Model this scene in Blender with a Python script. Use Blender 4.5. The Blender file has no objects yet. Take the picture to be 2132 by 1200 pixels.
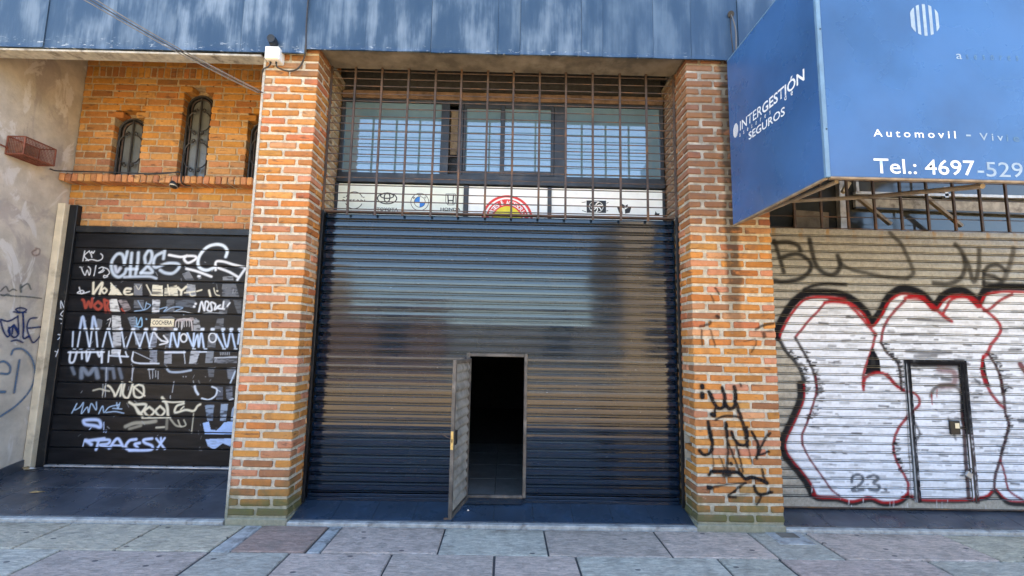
import bpy, math, random
import numpy as np
from mathutils import Vector, Matrix

random.seed(7)
rng = np.random.RandomState(7)
S = bpy.context.scene
COL = S.collection
R = math.radians

# ------------------------------------------------------------------ camera
F_, PITCH, YAW, ROLL, DIST, EYE = 966.33, .1167, .0121, .0186, 3.9337, 1.4854
_cw, _sw, _cp, _sp, _cr, _sr = (math.cos(YAW), math.sin(YAW), math.cos(PITCH), math.sin(PITCH), math.cos(ROLL), math.sin(ROLL))
FWD = np.array([_cp * _sw, _cp * _cw, _sp])
_r0 = np.array([_cw, -_sw, 0.0])
_u0 = np.array([-_sp * _sw, -_sp * _cw, _cp])
RGT = _cr * _r0 + _sr * _u0
UPV = -_sr * _r0 + _cr * _u0
EYEP = np.array([0, -DIST, EYE])
cam = bpy.data.cameras.new('camera')
camo = bpy.data.objects.new('camera', cam)
COL.objects.link(camo)
m = Matrix(((RGT[0], UPV[0], -FWD[0], 0), (RGT[1], UPV[1], -FWD[1], -DIST), (RGT[2], UPV[2], -FWD[2], EYE), (0, 0, 0, 1)))
camo.matrix_world = m
cam.sensor_width = 36.0
cam.lens = F_ / 2132.0 * 36.0
cam.clip_start = .05
cam.clip_end = 400
S.camera = camo

# ------------------------------------------------------------------ light
SUN_EL, SUN_AZ = R(54), R(32)          # azimuth measured from +y (behind the building) towards +x
w = bpy.data.worlds.new('World')
S.world = w
w.use_nodes = True
wn = w.node_tree
wn.nodes.clear()
sky = wn.nodes.new('ShaderNodeTexSky')
sky.sky_type = 'NISHITA'
sky.sun_disc = False
sky.sun_elevation = SUN_EL
sky.sun_rotation = SUN_AZ
sky.air_density = 1.0
sky.dust_density = .1
sky.altitude = 1200
sky.ozone_density = 3.0
bg = wn.nodes.new('ShaderNodeBackground')
bg.inputs['Strength'].default_value = .115
wo = wn.nodes.new('ShaderNodeOutputWorld')
wn.links.new(sky.outputs[0], bg.inputs[0])
wn.links.new(bg.outputs[0], wo.inputs[0])
sl = bpy.data.lights.new('sun', 'SUN')
sl.energy = 5.0
sl.angle = R(.5)
sl.color = (1, .92, .79)
so = bpy.data.objects.new('sun', sl)
COL.objects.link(so)
sd = Vector((math.cos(SUN_EL) * math.sin(SUN_AZ), math.cos(SUN_EL) * math.cos(SUN_AZ), math.sin(SUN_EL)))
so.rotation_euler = (-sd).to_track_quat('-Z', 'Y').to_euler()
so.location = (6, 8, 14)
vs = S.view_settings
vs.view_transform = 'Standard'
try:
    vs.look = 'None'
except Exception:
    pass
vs.gamma = 1
vs.exposure = 2.98
vs.use_curve_mapping = False
vs.use_white_balance = True          # camera balanced for open shade
vs.white_balance_temperature = 7150
vs.white_balance_tint = 9
S.render.engine = 'CYCLES'
S.cycles.max_bounces = 8
S.cycles.diffuse_bounces = 5
S.cycles.transparent_max_bounces = 12
S.cycles.caustics_reflective = False
S.cycles.caustics_refractive = False
S.cycles.sample_clamp_indirect = 6
S.cycles.use_denoising = True

# ------------------------------------------------------------------ pixel helpers (measuring from the photograph)
def ray(px, py):
    px = np.asarray(px, float); py = np.asarray(py, float)
    return FWD + RGT * ((px - 1066) / F_)[..., None] - UPV * ((py - 600) / F_)[..., None]
def at(px, py, ax, c):
    d = ray(px, py)
    t = (c - EYEP[ax]) / d[..., ax]
    return EYEP + d * t[..., None]
def crop(s, ox, oy, pts):
    return [(x / s + ox, y / s + oy) for x, y in pts]

# ------------------------------------------------------------------ material helpers
class N:
    def __init__(self, name):
        self.m = bpy.data.materials.new(name)
        self.m.use_nodes = True
        self.t = self.m.node_tree
        self.t.nodes.clear()
        self.out = self.t.nodes.new('ShaderNodeOutputMaterial')
        self.b = self.t.nodes.new('ShaderNodeBsdfPrincipled')
        self.t.links.new(self.b.outputs[0], self.out.inputs[0])
    def n(self, ty, **kw):
        x = self.t.nodes.new(ty)
        for k, v in kw.items():
            setattr(x, k, v)
        return x
    def set(self, sock, v):
        if isinstance(v, bpy.types.NodeSocket):
            self.t.links.new(v, sock)
        elif isinstance(v, tuple) and len(v) == 3 and sock.type == 'RGBA':
            sock.default_value = (*v, 1)
        else:
            sock.default_value = v
    def p(self, name, v):
        self.set(self.b.inputs[name], v)
    def pos(self):
        return self.n('ShaderNodeNewGeometry').outputs['Position']
    def scale(self, v, s, rot=(0, 0, 0), loc=(0, 0, 0)):
        x = self.n('ShaderNodeMapping')
        self.set(x.inputs['Vector'], v)
        x.inputs['Scale'].default_value = s
        x.inputs['Rotation'].default_value = rot
        x.inputs['Location'].default_value = loc
        return x.outputs[0]
    def noise(self, v, sc, det=4, rough=.55, dist=0):
        x = self.n('ShaderNodeTexNoise')
        self.set(x.inputs['Vector'], v)
        x.inputs['Scale'].default_value = sc
        x.inputs['Detail'].default_value = det
        x.inputs['Roughness'].default_value = rough
        x.inputs['Distortion'].default_value = dist
        return x.outputs['Fac']
    def rng(self, v, a, b, c=0., d=1., smooth=True):
        x = self.n('ShaderNodeMapRange')
        x.interpolation_type = 'SMOOTHSTEP' if smooth else 'LINEAR'
        self.set(x.inputs['Value'], v)
        for i, q in zip(('From Min', 'From Max', 'To Min', 'To Max'), (a, b, c, d)):
            self.set(x.inputs[i], q)
        return x.outputs[0]
    def ma(self, op, a, b=0.):
        x = self.n('ShaderNodeMath', operation=op)
        self.set(x.inputs[0], a)
        self.set(x.inputs[1], b)
        return x.outputs[0]
    def mix(self, f, a, b, blend='MIX'):
        x = self.n('ShaderNodeMix', data_type='RGBA', blend_type=blend)
        self.set(x.inputs['Factor'], f)
        self.set(x.inputs[6], a)
        self.set(x.inputs[7], b)
        return x.outputs[2]
    def sep(self, v):
        x = self.n('ShaderNodeSeparateXYZ')
        self.set(x.inputs[0], v)
        return x.outputs
    def bump(self, h, st=.3, dist=.01):
        x = self.n('ShaderNodeBump')
        self.set(x.inputs['Height'], h)
        x.inputs['Strength'].default_value = st
        x.inputs['Distance'].default_value = dist
        self.t.links.new(x.outputs[0], self.b.inputs['Normal'])
    def objcol(self):
        return self.n('ShaderNodeObjectInfo').outputs['Color']
    def objrnd(self):
        return self.n('ShaderNodeObjectInfo').outputs['Random']

def plain(name, col, rough=.6, metal=0., ior=1.5, var=.25, sc=14, bump=.0, dirt=None, dsc=5):
    k = N(name)
    p = k.pos()
    n = k.noise(p, sc, 6, .6)
    c = k.mix(k.rng(n, .3, .7), tuple(x * (1 - var) for x in col), tuple(min(1, x * (1 + var)) for x in col))
    if dirt:
        c = k.mix(k.rng(k.noise(p, dsc, 7, .65), .5, .72), c, dirt)
    k.p('Base Color', c)
    k.p('Roughness', k.rng(k.noise(p, sc * 2.3, 4), .3, .7, max(.02, rough - .08), min(1, rough + .08)))
    k.p('Metallic', metal)
    k.p('IOR', ior)
    if bump:
        k.bump(k.noise(p, sc * 4, 5), bump, .004)
    return k.m

def brick_mat(name, side):
    k = N(name)
    p = k.pos()
    X, Y, Z = k.sep(p)
    c = k.objcol()
    c = k.mix(1., c, k.mix(k.noise(p, 22, 6, .65), (.62, .60, .58), (1.32, 1.34, 1.36)), 'MULTIPLY')
    c = k.mix(k.ma('MULTIPLY', k.rng(k.noise(k.scale(p, (7, 7, 22)), 1.0, 5, .6), .56, .68), .72), c, (.10, .055, .036))
    c = k.mix(k.ma('MULTIPLY', k.rng(k.noise(k.scale(p, (11, 11, 19), loc=(7, 3, 1)), 1.3, 6, .7), .62, .74), .55), c, (.52, .42, .34))
    c = k.mix(k.rng(k.noise(p, 170, 2), .66, .78), c, (.12, .07, .045))
    c = k.mix(k.ma('MULTIPLY', k.rng(k.noise(k.scale(p, (3.2, 3.2, 1.6)), 1.4, 6, .68), .50, .70), .5), c, (.19, .10, .055))
    n = k.noise(p, 3.2, 6, .65)
    if side in 'LR':
        top = .62 if side == 'L' else .42
        moss = k.rng(k.ma('ADD', k.ma('MULTIPLY', n, -.62), Z), -.20, .08, 1., 0.)
        c = k.mix(k.ma('MULTIPLY', moss, .95), c, k.mix(k.noise(p, 9, 5), (.10, .095, .065), (.115, .125, .03)))
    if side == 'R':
        g = k.rng(k.ma('ADD', Z, k.ma('MULTIPLY', k.ma('SUBTRACT', n, .5), 1.3)), 2.25, 2.85)  # upper pillar: grime plus sign and canopy shade, both in the colour
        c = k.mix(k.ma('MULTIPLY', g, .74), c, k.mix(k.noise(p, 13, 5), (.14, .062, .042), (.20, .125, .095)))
        dx = k.ma('ABSOLUTE', k.ma('SUBTRACT', k.ma('ADD', X, k.ma('MULTIPLY', k.ma('SUBTRACT', k.noise(p, 7, 4), .5), .12)), 1.955))
        st = k.ma('MULTIPLY', k.rng(dx, .035, .085, 1., 0.), k.rng(Z, 1.15, 2.3, .0, 1.))
        st = k.ma('MULTIPLY', st, k.rng(k.noise(p, 12, 5), .3, .5))
        c = k.mix(k.ma('MULTIPLY', st, .86), c, (.035, .031, .024))
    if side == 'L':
        g = k.rng(k.ma('ADD', Z, k.ma('MULTIPLY', k.ma('SUBTRACT', n, .5), .8)), 3.55, 4.0)  # top courses: grime and soffit shade worked into the brick colour
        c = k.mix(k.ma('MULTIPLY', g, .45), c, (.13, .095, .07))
    k.p('Base Color', c)
    k.p('Roughness', .86)
    k.p('Specular IOR Level', .25)
    k.bump(k.noise(p, 55, 6, .7), .55, .006)
    return k.m

def mortar_mat(name, col, side):
    k = N(name)
    p = k.pos()
    X, Y, Z = k.sep(p)
    n = k.noise(p, 3.2, 6, .65)
    c = k.mix(k.rng(k.noise(p, 26, 6, .7), .3, .72), tuple(x * .72 for x in col), tuple(min(x * 1.25, .9) for x in col))
    c = k.mix(k.ma('MULTIPLY', k.rng(k.noise(p, 8, 6, .7), .56, .7), .5), c, (.17, .14, .11))
    if side in 'LR':
        moss = k.rng(k.ma('ADD', k.ma('MULTIPLY', n, -.55), Z), -.2, .05, 1., 0.)
        c = k.mix(k.ma('MULTIPLY', moss, .65), c, k.mix(k.noise(p, 9, 5), (.15, .15, .12), (.15, .16, .06)))
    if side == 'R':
        g = k.rng(k.ma('ADD', Z, k.ma('MULTIPLY', k.ma('SUBTRACT', n, .5), 1.1)), 2.4, 3.1)  # same grime and overhead shade, painted into the upper joints
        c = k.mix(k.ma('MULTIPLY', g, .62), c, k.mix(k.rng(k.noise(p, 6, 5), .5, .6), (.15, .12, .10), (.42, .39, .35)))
        dx = k.ma('ABSOLUTE', k.ma('SUBTRACT', k.ma('ADD', X, k.ma('MULTIPLY', k.ma('SUBTRACT', k.noise(p, 7, 4), .5), .12)), 1.955))
        st = k.ma('MULTIPLY', k.rng(dx, .035, .085, 1., 0.), k.rng(Z, 1.15, 2.3, .0, 1.))
        c = k.mix(k.ma('MULTIPLY', st, .65), c, (.06, .055, .04))
    k.p('Base Color', c)
    k.p('Roughness', .93)
    k.p('Specular IOR Level', .2)
    k.bump(k.noise(p, 60, 6, .7), .7, .006)
    return k.m

def painted_mat(name, base_fn, rough, metal=0., ior=1.5):
    """surface with paint read from the 'paint' point attribute (rgb + coverage)"""
    k = N(name)
    a = k.n('ShaderNodeAttribute', attribute_name='paint')
    p = k.pos()
    c = base_fn(k, p)
    al = a.outputs['Alpha']
    k.p('Base Color', k.mix(al, c, k.mix(1., a.outputs['Color'], k.mix(k.noise(p, 40, 5), (.82, .82, .82), (1.1, 1.1, 1.1)), 'MULTIPLY')))
    k.p('Roughness', k.rng(al, 0, 1, rough, .75, False))
    k.p('Specular IOR Level', k.rng(al, 0, 1, .4, .08, False))
    k.p('Metallic', k.rng(al, 0, 1, metal, 0., False))
    k.p('IOR', ior)
    k.bump(k.noise(k.scale(p, (5, 5, 9)), 4, 5), .12, .01)
    return k.m

MT = {}
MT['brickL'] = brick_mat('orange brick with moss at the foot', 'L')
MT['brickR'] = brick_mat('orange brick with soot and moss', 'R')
MT['brickW'] = brick_mat('orange wall brick', 'W')
MT['mortL'] = mortar_mat('pale mortar', (.54, .485, .385), 'L')
MT['mortR'] = mortar_mat('sooty pale mortar with shaded top', (.52, .47, .375), 'R')
MT['mortW'] = mortar_mat('tan mortar', (.40, .30, .19), 'W')
MT['mortW2'] = mortar_mat('grey tan mortar', (.44, .39, .32), 'W')
MT['plaster_edge'] = mortar_mat('pale render edge', (.46, .43, .37), 'L')

def _fascia():
    k = N('weathered slate blue sheet')
    p = k.pos()
    r = k.objrnd()
    pv = k.n('ShaderNodeVectorMath', operation='ADD')
    k.set(pv.inputs[0], p)
    cx = k.n('ShaderNodeCombineXYZ')
    k.set(cx.inputs[0], k.ma('MULTIPLY', r, 37.))
    k.set(pv.inputs[1], cx.outputs[0])
    v = pv.outputs[0]
    big = k.noise(k.scale(v, (2.4, 1, 1.1)), 1.6, 4, .55)
    st = k.noise(k.scale(v, (9, 1, .8)), 1.3, 5, .62)
    fine = k.noise(k.scale(v, (46, 1, 2.6)), 1.6, 6, .7)
    s = k.ma('ADD', k.ma('MULTIPLY', big, .62), k.ma('ADD', k.ma('MULTIPLY', st, .34), k.ma('MULTIPLY', fine, .10)))
    c = k.mix(k.rng(s, .42, .72), (.022, .052, .098), (.066, .118, .185))
    c = k.mix(k.ma('MULTIPLY', k.rng(k.ma('ADD', k.ma('ADD', big, k.ma('MULTIPLY', st, .6)), k.ma('MULTIPLY', fine, .22)), .84, 1.16), k.ma('MULTIPLY', k.sep(k.objcol())[0], .52)), c, (.30, .375, .46))
    Z = k.sep(p)[2]
    e = k.ma('MULTIPLY', k.rng(Z, 4.03, 4.12, 1., 0.), k.rng(k.noise(k.scale(v, (9, 1, 22)), 1.5, 5, .7), .56, .68))
    c = k.mix(k.ma('MULTIPLY', e, .7), c, (.62, .66, .66))
    k.p('Base Color', c)
    k.p('Roughness', k.rng(s, .4, .7, .42, .7))
    k.p('Metallic', .15)
    k.bump(k.noise(k.scale(p, (5, 1, 1.6)), 2.2, 4), .2, .02)
    return k.m
MT['fascia'] = _fascia()

def _slab():
    k = N('split-face paving stone')
    p = k.pos()
    r = k.objrnd()
    c0 = k.objcol()
    ang = .6
    q = k.scale(p, (5, 17, 8), rot=(0, 0, ang))
    n1 = k.noise(q, 2.6, 8, .72, .8)
    n2 = k.noise(p, 7, 6, .6)
    n3 = k.noise(k.scale(p, (14, 30, 14), rot=(0, 0, ang)), 3.0, 5, .75)
    c = k.mix(1., c0, k.mix(k.rng(n1, .32, .68), (.66, .65, .64), (1.22, 1.22, 1.22)), 'MULTIPLY')
    c = k.mix(k.ma('MULTIPLY', k.rng(n2, .45, .68), .4), c, (.25, .215, .18))
    c = k.mix(k.ma('MULTIPLY', k.rng(n3, .56, .68), .5), c, (.13, .11, .095))
    c = k.mix(k.ma('MULTIPLY', k.rng(k.noise(p, 130, 3), .6, .72), .5), c, (.58, .53, .46))
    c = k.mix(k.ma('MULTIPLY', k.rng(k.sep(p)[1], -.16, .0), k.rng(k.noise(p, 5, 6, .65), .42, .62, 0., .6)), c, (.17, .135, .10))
    vo = k.n('ShaderNodeTexVoronoi', voronoi_dimensions='2D')
    k.set(vo.inputs['Vector'], k.scale(p, (1, 1.6, 1)))
    vo.inputs['Scale'].default_value = 3.1
    spot = k.ma('MULTIPLY', k.rng(vo.outputs['Distance'], .050, .07, 1., 0.), k.rng(k.sep(vo.outputs['Color'])[0], .62, .66))
    c = k.mix(k.ma('MULTIPLY', spot, .75), c, (.04, .04, .05))
    k.p('Base Color', c)
    k.p('Roughness', .82)
    k.p('Specular IOR Level', .3)
    k.bump(k.ma('ADD', n1, k.ma('MULTIPLY', k.noise(p, 60, 4), .25)), 1., .022)
    return k.m
MT['slab'] = _slab()

def _tile():
    k = N('dark slate-blue floor tile')
    p = k.pos()
    c = k.mix(k.rng(k.noise(p, 4, 6, .65), .3, .7), (.032, .038, .050), (.062, .070, .086))
    c = k.mix(k.ma('MULTIPLY', k.rng(k.noise(k.scale(p, (2.5, 9, 4), rot=(0, 0, .5)), 1.7, 6, .7), .52, .7), .45), c, (.12, .125, .13))
    c = k.mix(k.rng(k.noise(p, 60, 3), .74, .78), c, (.35, .36, .38))
    k.p('Base Color', c)
    k.p('Roughness', k.rng(k.noise(p, 6, 6), .3, .7, .22, .42))
    k.p('IOR', 1.7)
    k.bump(k.noise(p, 30, 4), .08, .004)
    return k.m
MT['tile'] = _tile()
MT['tileblue'] = plain('blue enamelled sill tile', (.026, .046, .072), .3, ior=1.6, var=.12, sc=3, dirt=(.028, .062, .11), dsc=3)

def _gloss():
    k = N('worn glossy blue-black paint')
    p = k.pos()
    n = k.noise(k.scale(p, (2, 4, 30)), 1.5, 6, .7)
    c = k.mix(k.rng(n, .3, .75), (.003, .011, .027), (.008, .019, .036))
    c = k.mix(k.rng(k.noise(k.scale(p, (9, 9, 120)), 1.6, 5, .75), .69, .72), c, (.42, .46, .5))
    c = k.mix(k.ma('MULTIPLY', k.rng(k.noise(p, 3.4, 6, .7), .56, .74), .4), c, (.055, .042, .033))
    k.p('Base Color', c)
    k.p('Roughness', k.rng(k.noise(k.scale(p, (2, 2, 9)), 2.1, 6, .6), .25, .75, .06, .13))
    k.p('IOR', 1.58)
    k.bump(k.noise(k.scale(p, (1.2, 1, 2)), 1.8, 3), .02, .03)
    return k.m
MT['gloss'] = _gloss()

def _plaster():
    k = N('stained grey render')
    p = k.pos()
    c = k.mix(k.rng(k.noise(p, 5, 8, .62), .3, .72), (.45, .405, .345), (.62, .56, .48))
    c = k.mix(k.ma('MULTIPLY', k.rng(k.noise(k.scale(p, (1, 1.3, .8)), 1.7, 6, .6, 1.2), .52, .62), .55), c, (.33, .285, .28))
    c = k.mix(k.ma('MULTIPLY', k.rng(k.noise(k.scale(p, (1, 1.6, .9), loc=(2, 5, 1)), 1.9, 6, .6, 1.4), .57, .63), .85), c, (.66, .63, .60))
    c = k.mix(k.ma('MULTIPLY', k.rng(k.noise(k.scale(p, (1, 3, .7), loc=(4, 1, 7)), 2.2, 7, .7, .6), .60, .70), .6), c, (.16, .115, .08))
    c = k.mix(k.rng(k.noise(p, 90, 3), .7, .8), c, (.2, .17, .14))
    k.p('Base Color', c)
    k.p('Roughness', .9)
    k.p('Specular IOR Level', .2)
    k.bump(k.ma('ADD', k.noise(p, 4, 7, .6), k.ma('MULTIPLY', k.noise(p, 60, 4), .2)), .4, .02)
    return k.m
MT['plaster'] = _plaster()
MT['post'] = plain('cream painted post', (.66, .56, .40), .7, var=.12, sc=7, bump=.2, dirt=(.33, .26, .18), dsc=4)
MT['concrete'] = plain('soot stained concrete', (.16, .135, .105), .9, var=.35, sc=5, bump=.4, dirt=(.27, .235, .19), dsc=2.6)
MT['cement'] = plain('pale cement strip', (.40, .39, .36), .9, var=.25, sc=16, bump=.5, dirt=(.16, .145, .13), dsc=9)
MT['grout'] = plain('dark grout', (.085, .08, .075), .95, var=.3, sc=30)
MT['darkframe'] = plain('dark painted steel', (.009, .010, .012), .38, ior=1.4, var=.35, sc=6, dirt=(.05, .045, .04))
MT['winframe'] = plain('charcoal window frame', (.022, .026, .033), .4, ior=1.5, var=.3, sc=5, dirt=(.06, .055, .05))
MT['rustbar'] = plain('rusty brown bar', (.058, .038, .030), .62, ior=1.5, var=.35, sc=9, dirt=(.16, .075, .03), dsc=6)
MT['rust'] = plain('red rusted mesh', (.20, .06, .035), .8, var=.35, sc=20, dirt=(.10, .035, .025))
MT['rustbrown'] = plain('rust stained lintel', (.15, .09, .055), .85, var=.35, sc=7, dirt=(.06, .035, .025))
MT['black'] = plain('black rubber', (.012, .012, .013), .5, var=.2)
MT['cable'] = plain('dark cable', (.03, .026, .024), .5, var=.3)
MT['cable_grey'] = plain('pale grey cable', (.13, .12, .11), .5, var=.2)
MT['whitebox'] = plain('white plastic', (.82, .82, .79), .45, var=.05, dirt=(.62, .58, .48), dsc=9)
MT['steel'] = plain('dull steel', (.42, .42, .41), .45, metal=.7, var=.2, sc=20, dirt=(.16, .14, .12))
MT['brass'] = plain('dull brass plate', (.55, .40, .16), .4, metal=.6, var=.2, sc=30)
MT['alu'] = plain('aluminium strip', (.55, .55, .55), .5, metal=.4, var=.2, sc=9, dirt=(.22, .2, .18))
MT['leafin'] = plain('dusty grey inner sheet', (.24, .22, .19), .6, var=.3, sc=7, dirt=(.10, .085, .07))
MT['leafstile'] = plain('worn steel stile', (.085, .072, .06), .5, var=.4, sc=9, dirt=(.2, .17, .14))
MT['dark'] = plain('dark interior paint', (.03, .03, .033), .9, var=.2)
MT['intfloor'] = plain('interior tiles', (.16, .16, .15), .5, var=.15, sc=5)
MT['signblue'] = plain('blue sign vinyl', (.030, .100, .255), .30, ior=1.55, var=.22, sc=1.1)
MT['signedge'] = plain('blue-grey sign edge', (.12, .22, .34), .4, ior=1.5, var=.15, sc=8)
MT['signwhite'] = plain('white lettering', (.80, .82, .84), .5, var=.05)
MT['signglare'] = plain('lettering in glare haze', (.27, .36, .46), .5, var=.15)  # lens glare veiling the white print, mixed into the letter colour
MT['signglare2'] = plain('lettering in heavy glare haze', (.075, .16, .26), .5, var=.2)  # heavier glare veil, letters nearly lost in the sign blue
MT['under'] = plain('tan sign underside', (.25, .19, .13), .8, var=.3)
MT['galvpole'] = plain('painted support pole', (.30, .25, .19), .6, var=.25, sc=10)
MT['panelgreen'] = plain('off-white panel', (.72, .77, .68), .35, var=.03)
MT['panelwhite'] = plain('white panel', (.86, .88, .85), .35, var=.03)
MT['ink'] = plain('black print', (.008, .011, .016), .5, var=.1)
MT['inkblue'] = plain('blue print', (.015, .19, .60), .5, var=.1)
MT['inkred'] = plain('red print', (.72, .035, .03), .5, var=.08)
MT['inkyellow'] = plain('yellow print', (.80, .66, .03), .5, var=.05)
MT['plate'] = plain('cream enamel plate', (.72, .62, .42), .4, var=.06)
MT['glassdark'] = plain('dark pane', (.045, .05, .052), .08, ior=1.6, var=.15, sc=3)
MT['glassdark'].name = 'dark window glass'
MT['road'] = plain('sunlit concrete road', (.34, .245, .125), .9, var=.2, sc=2)
MT['opp_beige'] = plain('beige render', (.38, .30, .19), .9, var=.12, sc=2)
MT['opp_brown'] = plain('brown house front', (.15, .105, .075), .9, var=.2, sc=2)
MT['opp_grey'] = plain('grey house front', (.15, .16, .16), .9, var=.2, sc=2)
MT['mass'] = plain('flat roof concrete', (.25, .24, .22), .9, var=.2)
MT['leaf'] = plain('dry leaf', (.35, .24, .11), .8, var=.3, sc=40)
MT['paper'] = plain('paper scrap', (.75, .74, .70), .8, var=.1)
MT['greysheet'] = plain('grey window sheet', (.115, .12, .115), .35, var=.2, sc=4)
MT['ironwork'] = plain('black wrought iron', (.028, .024, .021), .5, var=.3)

def _pane():
    k = N('pale filmed window glass')
    p = k.pos()
    n = k.noise(k.scale(p, (3, 1, 1)), 2, 6, .65)
    k.p('Base Color', k.mix(n, (.085, .150, .185), (.145, .235, .28)))
    k.p('Roughness', .04)
    k.p('IOR', 2.5)
    k.bump(k.noise(p, 2.5, 2), .012, .03)
    return k.m
MT['pane'] = _pane()

def galv(k, p):
    c = k.mix(k.rng(k.noise(p, 30, 5, .7), .3, .7), (.235, .225, .195), (.36, .345, .30))
    c = k.mix(k.ma('MULTIPLY', k.rng(k.noise(k.scale(p, (2, 2, 20)), 1.6, 6, .7), .52, .7), .45), c, (.16, .15, .13))
    X, Y, Z = k.sep(p)
    # rust runs under the bars of the grille
    fx = k.ma('ABSOLUTE', k.ma('SUBTRACT', k.ma('FRACT', k.ma('DIVIDE', k.ma('SUBTRACT', k.ma('ADD', X, k.ma('MULTIPLY', k.noise(p, 22, 4), .04)), 2.49), .254)), .06))
    ru = k.ma('MULTIPLY', k.rng(fx, .04, .12, 1., 0.), k.rng(Z, 2.44, 2.60, 0., 1.))
    return k.mix(k.ma('MULTIPLY', ru, k.rng(k.noise(p, 15, 4), .35, .6, 0., .85)), c, (.32, .17, .04))
MT['galv'] = painted_mat('galvanised slat with graffiti', galv, .5, .25)
def dkdoor(k, p):
    return k.mix(k.rng(k.noise(k.scale(p, (1, 1, 6)), 3, 6, .65), .3, .7), (.005, .005, .006), (.014, .014, .016))
MT['doorboard'] = painted_mat('black door board with graffiti', dkdoor, .38, 0., 1.33)

def _decal(name):
    k = N(name)
    a = k.n('ShaderNodeAttribute', attribute_name='paint')
    k.p('Base Color', a.outputs['Color'])
    k.p('Roughness', .8)
    k.p('Specular IOR Level', .08)
    k.p('Alpha', k.ma('MULTIPLY', a.outputs['Alpha'], k.rng(k.noise(k.pos(), 70, 4, .7), .25, .5, .55, 1.)))
    return k.m
MT['decal'] = _decal('sprayed paint')

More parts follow.
